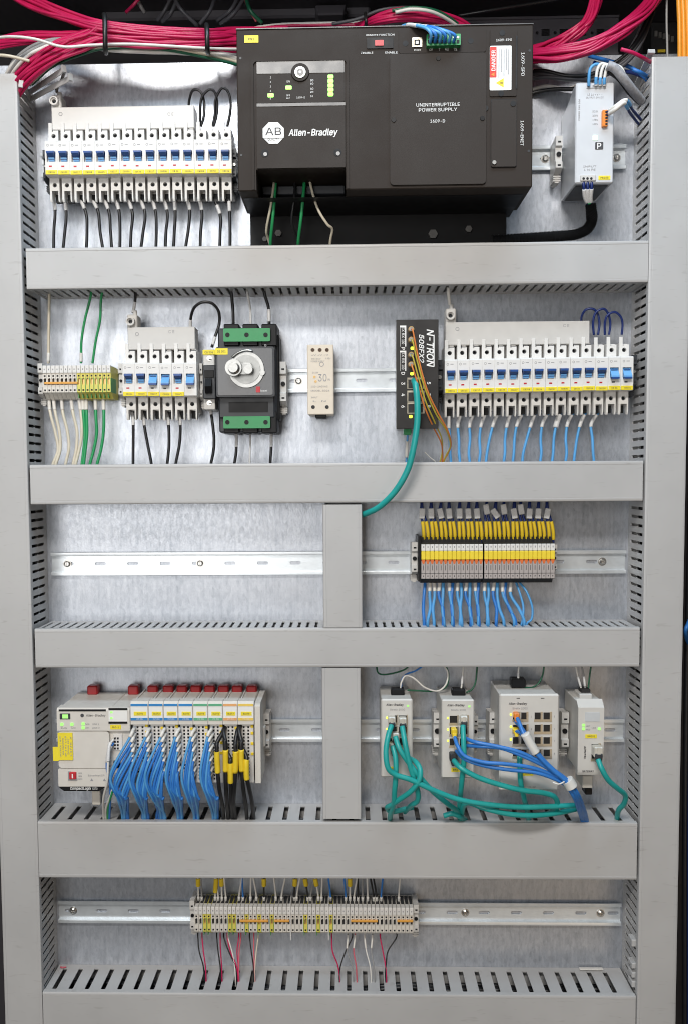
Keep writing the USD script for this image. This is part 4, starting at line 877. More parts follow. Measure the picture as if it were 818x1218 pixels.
# ---------------------------------------------------------------- wires of the breaker banks
W1, W2 = .0013, .0016
def c4(l, sx, sy, ox, oy): return [(ox + x / sx, oy + y / sy) for x, y in l]
tops = c4([(185, 212), (222, 228), (290, 222), (330, 213), (367, 217), (400, 213), (445, 220), (487, 220), (523, 218), (562, 220), (588, 220), (637, 212), (678, 220), (740, 228), (768, 175)], 2.82, 2.82, 0, 180)
bots = [180, 212, 290, 345, 375, 402, 438, 473, 523, 555, 582, 622, 672, 737, 772]
for k in range(15):
    bx_, (tx, ty) = at(60.8 + 14.75 * k, 234, .034), tops[k]
    sx = 62.5 + 14.45 * k
    wire([(sx, 232, .030), ((sx + tx) / 2, 240, .034), (tx, ty - 3, .036), ((tx + bots[k] / 2.82) / 2 + (k % 3 - 1) * .6, (ty + 294) / 2, .036), (bots[k] / 2.82, 296, .036), (bots[k] / 2.82, 308, .036)], .0023, 'wire_black',
         f'black wire under the {nth(k + 1)} breaker of the upper left bank', group='black wires under the upper left breakers', sleeves=[(.06 if k < 13 else .2, .26 if k < 13 else .34, 'sleeve', 'marker_sleeve', 1.22)])
def loops(L, mat, label, group, r=.0018):
    for k, pts in enumerate(L): wire(pts, r, mat, f'{("left", "middle", "right")[k]} {label}', 'jumper wire', group, name='jumper_wire')
loops([[(224.5, 128, .035), (225, 120, .040), (228, 109, .046), (233, 106, .048), (239.5, 110, .048), (243, 122, .046), (242.5, 138, .046), (239, 150, .044)],
       [(238, 150, .044), (238, 135, .048), (240, 116, .052), (249, 106, .054), (256, 110, .052), (258.5, 124, .048), (257.5, 138, .046), (254, 150, .044)],
       [(253, 150, .044), (255.5, 136, .047), (256.5, 118, .052), (264, 104.5, .055), (271.5, 109, .053), (274.5, 122, .050), (273.5, 136, .046), (270.5, 150, .044)]], 'wire_black', 'black looped jumper wire above the upper left breakers', 'black jumper loops')
loops([[(691, 384, .032), (691.5, 376, .040), (696, 368.5, .046), (704, 367, .048), (710, 372, .047), (712.5, 384, .045), (711, 398, .044)],
       [(706, 398, .044), (705, 384, .049), (708, 372, .053), (717, 367, .054), (723, 373, .051), (725.5, 385, .047), (724, 398, .044)],
       [(719, 398, .044), (719, 385, .049), (722, 375, .053), (731, 371, .053), (738, 377, .051), (740, 386, .047), (739, 398, .044)]], 'wire_navy', 'navy looped jumper wire above the right breakers', 'navy jumper loops', .0017)
# small bank
for k, (sx, pts) in enumerate(((157.5, [(158.5, 503), (158.5, 530), (158.3, 552)]), (170.5, [(172, 508), (176, 530), (180, 551)]), (198.5, [(200.5, 505), (201, 530), (199, 552)]), (212.5, [(214.5, 505), (213.5, 528), (209, 552)]))):
    wire([(sx - 1, 486, .032)] + [(x, y, .038) for x, y in pts] + [(pts[-1][0], 562, .036)], .0022, 'wire_black', f'{("leftmost", "second", "third", "rightmost")[k]} black wire hanging under the small bank of six breakers', group='black wires under the small bank', sleeves=[(.06, .27, 'sleeve', 'marker_sleeve', 1.15)])
wire([(226.5, 390, .034), (227, 378, .042), (231, 366, .050), (240, 359.5, .054), (252, 360.5, .052), (260, 370, .046), (261, 384, .040), (256, 400, .045), (252, 413, .046)], .0021, 'wire_black', 'black wire arching from the small breaker bank over to the slim breaker', 'jumper wire', sleeves=[(.0, .1, 'sleeve', 'marker_sleeve', 1.15), (.88, .97, 'sleeve', 'marker_sleeve', 1.15)])
wire([(250, 486, .032), (252.5, 500, .036), (254.5, 520, .037), (254, 536, .037), (251, 552, .036), (250, 562, .036)], .0022, 'wire_black', 'black wire under the slim black rocker breaker', sleeves=[(.02, .1, 'sleeve', 'marker_sleeve', 1.15)])
# disconnect switch
for k, (x0, x1, m) in enumerate(((277.5, 275.5, 'wire_black'), (298, 294.5, 'sleeve'), (320, 315, 'wire_black'))):
    wire([(x1 - 1, 340, .04), (x1, 350, .04), (x0 - .5, 366, .036), (x0 + .2, 386, .034)], .0023 if m == 'wire_black' else .0017, m, f'{("left black", "middle printed white", "right black")[k]} wire entering the top of the disconnect switch', group=None, sleeves=[(.6, .92, 'sleeve', 'marker_sleeve', 1.12)] if k == 2 else [])
for k, (x0, x1, m) in enumerate(((281, 279, 'wire_black'), (297.5, 297, 'sleeve'), (322.5, 321.5, 'wire_black'))):
    wire([(x0, 512, .030), (x0 + .3, 526, .035), (x0 - .3, 540, .036), (x1, 551, .036), (x1 - .4, 562, .036)], .0021 if m == 'wire_black' else .0014, m, f'{("left black", "middle printed white", "right black")[k]} wire leaving the bottom of the disconnect switch', sleeves=[(.06, .4, 'sleeve', 'marker_sleeve', 1.12)] if m == 'wire_black' else [])
# short terminal strip
for k, (m, pts) in enumerate((('wire_cream', [(58, 342, .04), (58.5, 352, .036), (58, 390, .034), (57.5, 432, .030)]), ('wire_green', [(109, 344, .045), (107, 356, .040), (101, 380, .036), (97, 405, .034), (96.5, 432, .030)]), ('wire_green', [(122, 344, .045), (120, 358, .040), (119, 380, .036), (114, 405, .034), (110, 432, .030)]))):
    wire(pts, .0019 if k else .0021, m, ('cream wire dropping into the left of the short terminal strip', 'dark green wire dropping into the short terminal strip, left of two', 'dark green wire dropping into the short terminal strip, right of two')[k], sleeves=[(.86, .98, 'wire_white', 'ferrule', 1.25)] if k < 2 else [])
grn = [((58.5, 476), [(60, 492), (66, 515), (69, 535), (63, 552)], 'wire_cream'), ((64, 476), [(66, 492), (71, 515), (71.5, 535), (66.5, 552)], 'wire_cream'), ((73.5, 476), [(75, 492), (80, 512), (82, 532), (78, 552)], 'wire_cream'), ((85, 476), [(87, 492), (91.5, 512), (91, 532), (87, 552)], 'wire_cream'), ((94.5, 476), [(97, 500), (97, 520), (93, 540), (90, 552)], 'wire_cream'),
       ((98.5, 476), [(99.5, 495), (101, 515), (99.5, 535), (97.5, 552)], 'wire_green'), ((102.5, 476), [(103, 495), (103.5, 515), (101.5, 535), (99.5, 552)], 'wire_green'), ((113.5, 476), [(114, 495), (115, 515), (111.5, 535), (107, 552)], 'wire_green'), ((123, 476), [(123.5, 495), (123, 515), (120, 535), (115.5, 552)], 'wire_green')]
for k, (p, pts, m) in enumerate(grn):
    c = 'cream' if m == 'wire_cream' else 'green'; i = k + 1 if k < 5 else k - 4
    wire([(p[0], p[1] - 4, .026), (p[0], p[1] + 2, .032)] + [(x, y, .038) for x, y in pts] + [(pts[-1][0] - 1, 562, .037)], .0023, m, f'{nth(i)} {c} wire from the left under the short terminal strip', group=f'{c} wires under the short terminal strip', sleeves=[(.04, .2, 'wire_white', 'ferrule', 1.2)])
# right bank
T3 = [15, 45, 85, 123, 163, 210, 243, 290, 328, 375, 412, 455, 492]; B3 = [22, 52, 85, 117, 140, 200, 230, 262, 322, 362, 407, 435, 502]
for k in range(13):
    t_, b_ = 528 + T3[k] / 2.82, 528 + B3[k] / 2.82; sx = 533.3 + 14.8 * k
    wire([(sx, 491, .030), ((sx + t_) / 2, 497, .033), (t_, 506, .036), (t_ * .62 + b_ * .38 - (.9 if B3[k] < T3[k] else -.4), 522, .038), (b_ + (1.2 if B3[k] < T3[k] else -1), 538, .038), (b_, 549, .037), (b_, 560, .037)], .0021, 'wire_lightblue', f'light blue wire under the {nth(k + 1)} breaker of the right bank', group='light blue wires under the right bank', sleeves=[(.05, .28, 'sleeve', 'marker_sleeve', 1.3 if k != 9 else 2.0)])
# feeds into the lugs
wire([(77, 84, .05), (73, 95, .046), (68, 104, .038), (67.5, 110, .034)], .0022, 'wire_grey', 'short grey wire entering the lug over the upper left bank')
wire([(161, 342, .045), (161, 352, .040), (160, 362, .036), (158, 372, .034)], .0021, 'wire_black', 'short black wire entering the lug over the small bank', sleeves=[(.55, .98, 'sleeve', 'marker_sleeve', 1.15)])
wire([(532.5, 340, .045), (533, 350, .040), (534.5, 362, .034)], .0024, 'wire_white', 'short white wire entering the lug over the right bank')

# ---------------------------------------------------------------- relay blocks: wires above and below
pairs = [222, 251, 281, 310, 343, 371, 400, 430, 458, 487, 520, 543, 570, 598, 628]
for k, zx in enumerate(pairs):
    tx = 420 + zx / 2.727; j = (k * 37 % 11) / 11 - .5; lift = 5 if k in (7, 9, 11) else 0
    for m in range(2):
        bxp = 503.5 + 10.65 * k + 5.1 * m
        wire([(tx + 1 + 3 * j + m, 588, .034), (tx + 1.5 * j + m, 600, .040), (tx - 1.6 + 3.6 * m, 611, .042), (tx * .4 + bxp * .6 - .6 + 1.4 * m, 621, .042), (bxp, 634, .040), (bxp, 647, .034)], .0018, 'wire_navy', f'{("left", "right")[m]} wire of the {nth(k + 1)} yellow sleeved pair above the relay blocks', group='yellow sleeved wires above the relay blocks', sleeves=[(.54, .90, 'sleeve_yellow', 'yellow_sleeve', 1.42), (.30, .54, 'wire_navy', 'blue_end', 1.05)])
    a, b = at(tx + j - .6, 604.5 - lift, .0445), at(tx + 1.2, 617 - lift, .0445)
    q = rng.uniform(-.25, .25) + (.4 if k in (7, 8) else 0)
    tagm = bx(-.0042, .0042, -.001, .001, -.0075, .0075, .0008)
    tagm = tagm.rotate((0, math.degrees(-q), 0)).translate(((a[0] + b[0]) / 2, -.0460, (a[2] + b[2]) / 2))
    tag(obj('wire_marker', tagm, 'sleeve'), f'{nth(k + 1)} pale wire marker from the left above the yellow sleeves', 'wire marker', 'pale markers above the yellow sleeves')
TT = [232, 248, 262, 280, 291, 311, 322, 338, 349, 367, 378, 395, 406, 426, 437, 456, 467, 484, 494, 511]; BB = [230, 240, 262, 290, 294, 320, 324, 345, 352, 380, 384, 404, 408, 433, 438, 462, 488, 520, 526, 552]
for k in range(20):
    x0, x1 = 420 + TT[k] / 2.727, 420 + BB[k] / 2.727; white = k in (1, 2, 3, 5, 7, 9, 11, 13, 15, 17, 19)
    wire([(x0, 686, .030), (x0, 694, .036), (x0 - .3 + (k % 3 - 1) * .9, 708, .044), ((x0 + x1) / 2 + (-1.6 if k % 2 == 0 else 1.8), 724, .048), (x1 + (.4 if k % 2 else -.4), 738, .050), (x1, 748, .048)], .0024, 'wire_lightblue' if k % 3 else 'wire_blue', f'{nth(k + 1)} blue wire from the left under the relay blocks', group='blue wires under the relay blocks', sleeves=[(.06, .30, 'wire_white', 'white_ferrule', 1.18)] if white else [])
for k, pts in enumerate(([(613, 692, .034), (618, 706, .044), (622, 722, .048), (621, 738, .048), (618, 748, .046)], [(617, 692, .034), (626, 704, .046), (632.5, 722, .05), (632, 736, .05), (627, 741, .048), (624, 748, .046)])):
    wire(pts, .0017, 'wire_lightblue', f'{("inner", "outer")[k]} looping blue wire at the right under the relay blocks', group=None)

# ---------------------------------------------------------------- controller wiring
for k, (tx, bx0) in enumerate(((157, 150), (175.5, 172), (193.5, 191.5), (211, 213.5), (229.5, 233), (249.5, 256))):
    for j in range(9):
        r = random.Random(100 * k + j); y0 = 866 + 6.6 * j; side = (j - 4) / 4.0
        sx = tx + 2.2 + 1.0 * (j % 2); bow = -8.5 - 4.5 * (1 - j / 8) + 3.4 * side + r.uniform(-1.8, 1.8) + (-2.5, .5, -.5, 1.5, -1, .5)[k]
        ex = bx0 + 3.4 * side * r.choice((-1, 1, 1)) + r.uniform(-1.6, 1.6)
        ym = y0 + (972 - y0) * .45
        wire([(sx + 1, y0, .097), (sx - 1.2, y0 + 3.5, .108), (sx - 4 + side, y0 + 12, .115), (min(sx, bx0) + bow * .72 + 5.5 * side + (3 if k > 3 else 0), ym + 8, .118 - .001 * j), (bx0 + bow * .30 + 4.6 * side, 950, .106), (ex, 968, .074 - .002 * (j % 3)), (ex + .5, 984, .055)], .00195, 'wire_blue' if j % 3 else 'wire_lightblue', f'{nth(j + 1)} blue wire from the top in the {nth(k + 1)} blue fan at the controller', group='blue wire fans at the controller', sleeves=[(.02, .11, 'wire_white', 'white_ferrule', 1.3)])
for k, (sx, y0, mx, ex, s0, s1) in enumerate(((266, 868, 258, 264, 888, 906), (268, 866, 268, 270, 883, 902), (270, 886, 274, 275, 907, 926), (284, 866, 280, 278, 888, 908), (286, 864, 287, 292, 886, 907), (288, 880, 293, 300, 907, 924))):
    wire([(sx, y0, .098), (sx - 2, y0 + 5, .108), (mx, (s0 + y0) / 2 + 6, .116), (mx, s0, .119), (mx + .3, s1, .119), (mx * .6 + ex * .4, 935, .115), (ex, 955, .095), (ex + 1.5, 970, .070), (ex + 2, 984, .055)], .0030, 'wire_black', f'{nth(k + 1)} thick black cable from the left at the right modules', 'cable', 'black cables at the right modules', [(.0, .16, 'wire_white', 'stripped_core', .62), (.20, .36, 'sleeve_yellow', 'yellow_sleeve', 1.38)], name='cable')
for k, (m, pts) in enumerate((('wire_white', [(135, 880, .104), (130, 888, .112), (128.5, 910, .116), (127.5, 930, .114), (123, 950, .10), (123, 968, .076), (124, 980, .06)]), ('wire_blue', [(135, 884, .104), (129.5, 893, .111), (127, 912, .112), (131, 935, .108), (131, 955, .09), (130, 975, .064)]), ('wire_white', [(139, 918, .10), (136, 928, .108), (132, 945, .102), (126, 962, .082), (126, 978, .06)]), ('wire_green', [(136, 926, .102), (133, 944, .104), (129, 958, .086), (128, 978, .06)]))):
    wire(pts, .0017, m, ('white wire curving down from the plug of the controller', 'blue wire curving down from the plug of the controller', 'short white wire under the plug of the controller', 'green wire under the plug of the controller')[k], sleeves=[(.04, .2, 'sleeve', 'marker_sleeve', 1.4)] if k < 3 else [])

# ---------------------------------------------------------------- network cables with moulded plugs
def plug(px, py, d, label, mat='plug_clear', w=6.6, h=10, up=False):
    p = at(px, py, d); t = thing('cable_plug', label, 'cable plug', p)
    W, H = w * S(d) / 2 * 1.4, h * S(d) / 2
    obj('body', bx(p[0] - W, p[0] + W, d - .008, d + .006, p[2] - H, p[2] + H, .0015), mat, t)
    obj('boot', Manifold.hull(bx(p[0] - W * .8, p[0] + W * .8, d, d + .0075, p[2] - H * 1.0, p[2] - H * .2, .001) + bx(p[0] - W * .55, p[0] + W * .55, d + .002, d + .0085, p[2] - H * 2.0, p[2] - H * 1.7, .001)), 'dark_grey' if mat == 'plug_clear' else mat, t)
    obj('latch', bx(p[0] - W * .35, p[0] + W * .35, d + .006, d + .0072, p[2] - H * .3, p[2] + H * .9), mat, t)
def cable(pts, mat, label, r=.0038, group=None): wire(pts, r, mat, label, 'cable', group, name='cable', sides=12)
cable([(492, 452, .105), (494, 459, .114), (496, 480, .118), (495.5, 505, .117), (491, 535, .114), (484, 560, .108), (470, 584, .100), (452, 602, .088), (437, 610, .072), (424, 614, .050)], 'wire_teal', 'thick teal cable hanging from the black network switch over the second duct', .0044)
wire([(484.5, 516, .06), (484, 524, .06), (483.5, 535, .055), (483, 548, .045), (482.5, 560, .04)], .0015, 'wire_lightblue', 'thin light blue wire under the black network switch', sleeves=[(.18, .62, 'wire_white', 'marker_sleeve', 1.5)])
for k, (m, pts) in enumerate((('fiber_orange', [(489, 391, .112), (491, 395, .116), (497, 425, .114), (507, 462, .110), (520, 490, .100), (532, 512, .085), (536, 528, .065), (532, 540, .050), (527, 548, .042), (526, 556, .036)]), ('fiber_green', [(489, 403.5, .112), (491, 408, .116), (496, 430, .115), (505, 462, .112), (518, 492, .100), (531, 513, .083), (535, 530, .063), (530, 542, .048), (525, 556, .036)]),
                              ('fiber_green', [(489, 421.5, .112), (491, 426, .116), (497, 448, .115), (506, 478, .110), (517, 503, .094), (525, 522, .072), (525, 540, .050), (521, 556, .038)]), ('fiber_orange', [(489, 433, .112), (490.5, 438, .116), (496, 455, .114), (505, 485, .108), (515, 508, .090), (524, 526, .070), (526, 542, .048), (524, 556, .036)]))):
    wire(pts, .0011, m, f'{("topmost orange", "second yellowish", "third yellowish", "lowest orange")[k]} fibre lead from the black network switch', 'fibre lead', name='fibre_lead')
wire([(505, 538, .055), (511, 544, .05), (517, 549, .045), (520, 556, .04)], .0009, 'wire_white', 'thin white cord end lying beside the fibre leads')
def P3(l, ds): return [(420 + x / 4.09, 780 + y / 4.09, d) for (x, y), d in zip(l, ds)]
plug(465.5, 857, .105, 'upper left cable plug in the leftmost grey switch'); plug(478.5, 858, .105, 'upper right cable plug in the leftmost grey switch'); plug(470, 876, .105, 'middle cable plug in the leftmost grey switch'); plug(467.5, 888, .105, 'lower cable plug in the leftmost grey switch')
cable(P3([(185, 340), (168, 395), (158, 470), (168, 545), (205, 580), (280, 605), (400, 660), (520, 703), (680, 728), (818, 738), (960, 735), (1085, 730), (1115, 745)], [.112, .124, .130, .132, .130, .130, .128, .124, .120, .116, .112, .100, .070]), 'wire_teal', 'teal cable sweeping right from the upper left plug of the leftmost switch')
cable(P3([(237, 345), (250, 420), (266, 500), (285, 570), (310, 650), (312, 705), (280, 730), (250, 760)], [.112, .124, .126, .124, .118, .110, .098, .07]), 'wire_teal', 'teal cable hanging from the upper right plug of the leftmost switch')
cable(P3([(203, 395), (225, 455), (275, 530), (330, 600), (390, 665), (450, 715), (505, 760), (520, 800)], [.112, .122, .124, .122, .116, .108, .086, .06]), 'wire_teal', 'teal cable running diagonally from the leftmost switch to the duct slots')
cable(P3([(190, 440), (205, 500), (206, 580), (200, 660), (196, 720), (180, 775), (178, 800)], [.112, .120, .122, .118, .108, .086, .06]), 'wire_teal', 'teal cable dropping straight down from the leftmost switch')
cable(P3([(270, 500), (305, 520), (325, 560), (318, 610), (280, 660), (225, 700), (185, 728), (165, 740), (185, 760), (240, 750), (290, 738)], [.10, .118, .128, .130, .126, .116, .104, .094, .086, .084, .080]), 'wire_teal', 'teal cable looping back in front of the leftmost switch')
cable(P3([(520, 820), (545, 720), (640, 745), (760, 772), (880, 778), (1000, 765), (1090, 745)], [.06, .098, .112, .114, .110, .100, .08]), 'wire_teal', 'lowest teal cable lying along the top of the tall duct')
cable(P3([(440, 780), (480, 770), (520, 785), (545, 800)], [.086, .088, .084, .06]), 'wire_teal', 'short teal cable bend in the duct slots below the middle switch')
plug(551, 856, .105, 'cable plug at the upper right of the middle switch'); plug(538.5, 900, .105, 'dark cable plug at the lower left of the middle switch', 'dark_grey')
cable(P3([(532, 340), (535, 420), (538, 500), (530, 580), (522, 660), (515, 730), (512, 780)], [.112, .124, .124, .118, .106, .085, .06]), 'wire_teal', 'teal cable dropping from the upper right plug of the middle switch')
cable(P3([(487, 510), (520, 545), (600, 590), (700, 625), (818, 655), (920, 668), (980, 690), (990, 740), (940, 775)], [.112, .126, .130, .130, .128, .124, .116, .10, .07]), 'wire_teal', 'teal cable running right from the dark plug of the middle switch')
plug(539.5, 870, .105, 'yellow cable plug on the left of the middle switch', 'yellow', 5, 8); plug(543, 890, .105, 'small clear cable plug beneath the yellow one', 'plug_clear', 5, 7)
def PB(l, d): return [(x, y, dd) for (x, y), dd in zip(l, d)]
bl = [[(540, 876), (544, 888), (553, 900), (575, 907), (600, 909), (630, 913), (655, 921), (672, 930), (684, 945), (692, 962), (696, 976), (697, 992)],
      [(552, 878), (565, 883), (590, 888), (615, 894), (638, 904), (658, 916), (676, 930), (687, 945), (694, 962), (698, 977), (699, 992)],
      [(552, 887), (570, 888), (595, 890), (620, 899), (640, 908), (660, 920), (675, 933), (685, 948), (691, 964), (694, 977), (695, 992)],
      [(542, 893), (552, 903), (575, 911), (605, 916), (635, 919), (655, 925), (672, 934), (682, 948), (688, 964), (692, 977), (693, 992)]]
for k, l in enumerate(bl): cable(PB(l, [.110, .126, .132, .136, .138, .138, .137, .134, .122][:len(l) - 3] + [.105, .072, .052]), 'wire_blue', f'{("leftmost", "topmost", "second", "lowest")[k]} blue cable from the middle switch crossing the wide switch', .0027)
bl2 = [[(614, 853), (617, 860), (622, 872), (632, 889), (648, 908), (664, 922), (678, 936), (688, 953), (695, 976), (696, 992)], [(613, 870), (619, 872), (628, 884), (640, 899), (655, 915), (670, 927), (683, 942), (691, 960), (697, 977), (698, 992)], [(613, 858), (621, 868), (630, 883), (644, 902), (659, 917), (674, 931), (685, 946), (690, 962), (694, 977), (694, 992)]]
for k, l in enumerate(bl2): cable(PB(l, [.112, .122, .132, .140, .143, .143, .136, .110, .072, .052]), 'wire_blue', f'{("upper", "lower", "middle")[k]} blue cable bundled down from the wide grey switch', .0029)
plug(613.5, 851, .109, 'orange cable plug at the top left of the wide switch', 'orange', 5, 7); plug(613, 869, .109, 'yellow cable plug in the second row of the wide switch', 'yellow', 5, 6); plug(617, 896, .109, 'dark cable plug in the lowest row of the wide switch', 'dark_grey', 5, 8)
cable([(617.5, 900, .114), (618, 915, .122), (619, 932, .120), (623, 950, .110), (627, 966, .080), (629, 980, .055)], 'wire_teal', 'teal cable dropping from the lowest row of the wide switch')
for k, (px, py, q, L) in enumerate(((630, 884, 58, 16), (676, 933, 40, 5))):
    p = spline([at(x, y, .139) for x, y in (((624, 873), (631, 886), (637, 896)) if k == 0 else ((674, 928), (677, 932), (680, 937)))])
    tag(obj('cable_wrap', tube(p, .0062 if k == 0 else .0085, 12), 'zip_white', None, True), ('white printed wrap round the blue cables by the wide switch', 'white tie round the blue cable bundle beside the gateway')[k], 'cable wrap')
wire([(671, 930, .146), (664, 933, .146), (657, 931, .144)], .0010, 'zip_white', 'loose tail of the white tie on the blue bundle', 'cable tie')
pp = at(711, 899, .104)
plug(710.5, 894, .106, 'clear metal cable plug in the slim gateway', 'plug_clear', 8, 13)
cable([(711, 904, .114), (715, 914, .122), (723, 928, .120), (734, 938, .112), (743, 946, .100), (742, 956, .090), (735, 965, .075), (733, 980, .05)], 'wire_teal', 'teal cable curving right from the plug of the gateway')
# power leads at the top of the switches
for k, (m, pts, lb) in enumerate((
    ('wire_darkgreen', [(447, 790, .05), (450, 801, .05), (462, 802, .05), (480, 797, .05), (488, 790, .05)], 'dark green loop of wire hanging below the third duct'),
    ('wire_blue', [(506, 790, .05), (494, 798, .05), (483, 802, .052), (478, 808, .056), (476.5, 818, .058)], 'blue power lead of the leftmost grey switch'),
    ('wire_white', [(526, 790, .05), (532, 800, .052), (530, 814, .054), (520, 822, .056), (505, 818, .058), (492, 807, .058), (482, 804, .058), (477, 812, .058), (476, 820, .058)], 'white power lead looping above the leftmost grey switch'),
    ('wire_darkgreen', [(529, 790, .05), (533, 803, .052), (530, 817, .053), (518, 822, .054), (500, 822, .055), (484, 821, .056)], 'dark green power lead looping above the leftmost grey switch'),
    ('wire_white', [(551, 790, .05), (550, 800, .052), (549, 812, .054), (548, 820, .056)], 'white power lead of the middle switch'),
    ('wire_darkgreen', [(567, 790, .05), (566.5, 800, .05), (565, 812, .052), (561, 820, .054), (554, 824, .056)], 'dark green power lead of the middle switch'),
    ('wire_white', [(617, 790, .05), (616, 800, .052), (616, 812, .055)], 'white power lead of the wide switch'),
    ('wire_darkgreen', [(647, 790, .05), (645, 803, .052), (640, 813, .054), (632, 818, .056), (622, 818, .058)], 'dark green power lead of the wide switch'),
    ('wire_white', [(684, 790, .05), (687, 805, .052), (692, 823, .054)], 'white power lead of the gateway, left of three'),
    ('wire_grey', [(691, 790, .05), (694, 805, .052), (696, 823, .054)], 'grey power lead of the gateway, middle of three'),
    ('wire_darkgreen', [(703, 790, .05), (701, 803, .052), (699, 823, .054)], 'dark green power lead of the gateway, right of three'))):
    wire(pts, .0013, m, lb, sleeves=[(.45, .8, 'sleeve', 'marker_sleeve', 1.35)] if k in (4, 6, 8, 9) else [])

# ---------------------------------------------------------------- lowest terminal strip: leads above and below
def Q5(z, oy=1020): return 190 + z / 4.305
def Q6(z): return 370 + z / 4.305
up5 = [(236, 'wire_white', 'y'), (240, 'wire_grey', ''), (256, 'wire_white', 'Y'), (259.5, 'wire_white', ''), (264, 'wire_white', 'y'), (268.5, 'wire_white', ''), (284.5, 'wire_white', ''), (289, 'wire_blue', ''), (298, 'wire_white', ''), (305, 'wire_white', ''), (314, 'wire_black', 'y'), (328, 'wire_white', ''), (335, 'wire_white', ''), (350, 'wire_black', 'y'), (353, 'wire_white', ''), (366, 'wire_black', 'y'), (369.5, 'wire_grey', ''), (378.5, 'wire_white', 'y'), (382.5, 'wire_white', ''), (393, 'wire_blue', ''), (411, 'wire_blue', ''), (416, 'wire_white', 'y'), (421, 'wire_white', ''), (425.5, 'wire_black', ''), (431, 'wire_grey', ''), (437, 'wire_white', ''), (444, 'wire_black', ''), (447.5, 'wire_black', ''), (453, 'wire_blue', ''), (474, 'wire_white', '')]
for k, (px, m, f) in enumerate(up5):
    r = random.Random(k + 40); dx = r.uniform(-5, 5)
    cn = {'wire_white': 'white', 'wire_grey': 'grey', 'wire_blue': 'blue', 'wire_black': 'black'}[m]
    sl = [(.72, .93, 'wire_white', 'ferrule', 1.5)]
    if f: sl.append((.18, .55 if f == 'Y' else .36, 'sleeve_yellow', 'yellow_sleeve', 2.6))
    wire([(px + dx, 1036, .036), (px + dx * .8, 1046, .040), (px + dx * .35, 1056, .038), (px, 1066, .032), (px + .3, 1077, .024)], .0014, m, f'{nth(k + 1)} lead from the left above the lowest strip, {cn}' + (' with a yellow sleeve' if f else ''), group='leads above the lowest strip', sleeves=sl)
for k, (m, x0, x1, x2) in enumerate((('wire_black', 235.5, 237, 243), ('wire_red', 240.5, 242, 245), ('wire_black', 258, 259.5, 262.5), ('wire_red', 262, 262.5, 264), ('wire_black', 266.5, 272, 282), ('wire_red', 270.5, 274, 283), ('wire_white', 271.5, 276, 280), ('wire_red', 284, 282, 284), ('wire_pink', 286.5, 284.5, 284), ('wire_black', 297, 299, 302), ('wire_pink', 302, 302, 303), ('wire_cream', 307, 305, 303),
                                     ('wire_red', 394.5, 395.5, 403.5), ('wire_black', 418.5, 411, 403.5), ('wire_grey', 413.5, 413, 420), ('wire_pink', 422, 420.5, 424), ('wire_white', 433.5, 435.5, 441), ('wire_grey', 442.5, 441.5, 445), ('wire_red', 452, 455, 459), ('wire_black', 471, 461, 458))):
    cn = {'wire_black': 'black', 'wire_red': 'red', 'wire_white': 'white', 'wire_pink': 'pale red', 'wire_cream': 'cream', 'wire_grey': 'grey'}[m]
    wire([(x0, 1108, .022), (x0, 1116, .030), (x1, 1132, .038), (x2 - (x2 - x1) * .25, 1148, .044), (x2, 1160, .046), (x2 + .6, 1174, .044)], .00105, m, f'{nth(k + 1)} lead from the left below the lowest strip, {cn}', group='leads below the lowest strip', sleeves=[(.08, .3, 'wire_white', 'ferrule', 1.4)] if k in (14, 15, 16, 17) else [])

# ---------------------------------------------------------------- power supply wiring and the black conduit
for k, (m, pts) in enumerate((('wire_cream', [(326, 204, .078), (325.5, 220, .09), (322, 245, .095), (317, 272, .082), (318.5, 282, .07), (323, 296, .055)]), ('wire_green', [(328, 204, .078), (327.5, 225, .09), (325, 255, .092), (322, 285, .075), (322, 300, .055)]), ('wire_black', [(351, 204, .08), (350, 235, .092), (347, 262, .085), (352, 282, .065), (352, 300, .05)]), ('wire_green', [(363, 204, .08), (361, 230, .092), (358, 260, .088), (355, 285, .07), (354.5, 300, .05)]), ('wire_cream', [(367, 204, .08), (370, 222, .092), (378, 248, .095), (389, 266, .090), (395, 272, .082), (393, 285, .07), (392, 300, .055)]))):
    wire(pts, .0022 if m == 'wire_green' else .0018, m, ('left cream wire under the black power supply', 'left green wire under the black power supply', 'thin black printed wire under the black power supply', 'right green wire under the black power supply', 'right cream wire under the black power supply')[k])
for k in range(6):
    ex = 511 + 5.6 * k; y = 32 + (k % 3) * 1.5
    wire([(472 + k * 1.5, 36 - k * .6, .10), (480 + k * 2, 30 + k % 2 * 2, .128), (492 + k * 4, 29.5 + k * .5, .152), (506 + k * 4, 33 + k % 3, .165), (ex + 1, 40 + k % 2, .166), (ex + .5, 48.5, .158), (ex, 49.5, .152)], .0021, 'wire_blue' if k % 2 else 'wire_lightblue', f'{nth(k + 1)} blue wire from the left into the green plug of the power supply', group='blue wires into the green plug', sleeves=[(.38 + .03 * (k % 2), .60, 'sleeve', 'marker_sleeve', 1.25)])
for k, (px, c) in enumerate(((700, 'blue'), (708.5, 'white'), (713.5, 'white'), (718.5, 'white'))):
    tx = [704, 712, 717, 722][k]
    wire([(px, 102, .097), (px, 94, .10), (px + 1.5 + k * .3, 82, .102), (tx + 3, 76.5 - (k % 2), .102), (tx + 10 + 2 * k, 77 + k, .100), (738 + 2 * k, 86 + 2 * k, .095), (750 + k, 102, .085), (760 + k, 117, .07)], .0021, 'wire_lightblue' if k == 0 else 'wire_white', f'{("blue", "left white", "middle white", "right white")[k]} wire bending over the top of the white power supply', sleeves=[(.02, .10, 'wire_lightblue', 'blue_end', 1.05)] if k else [])
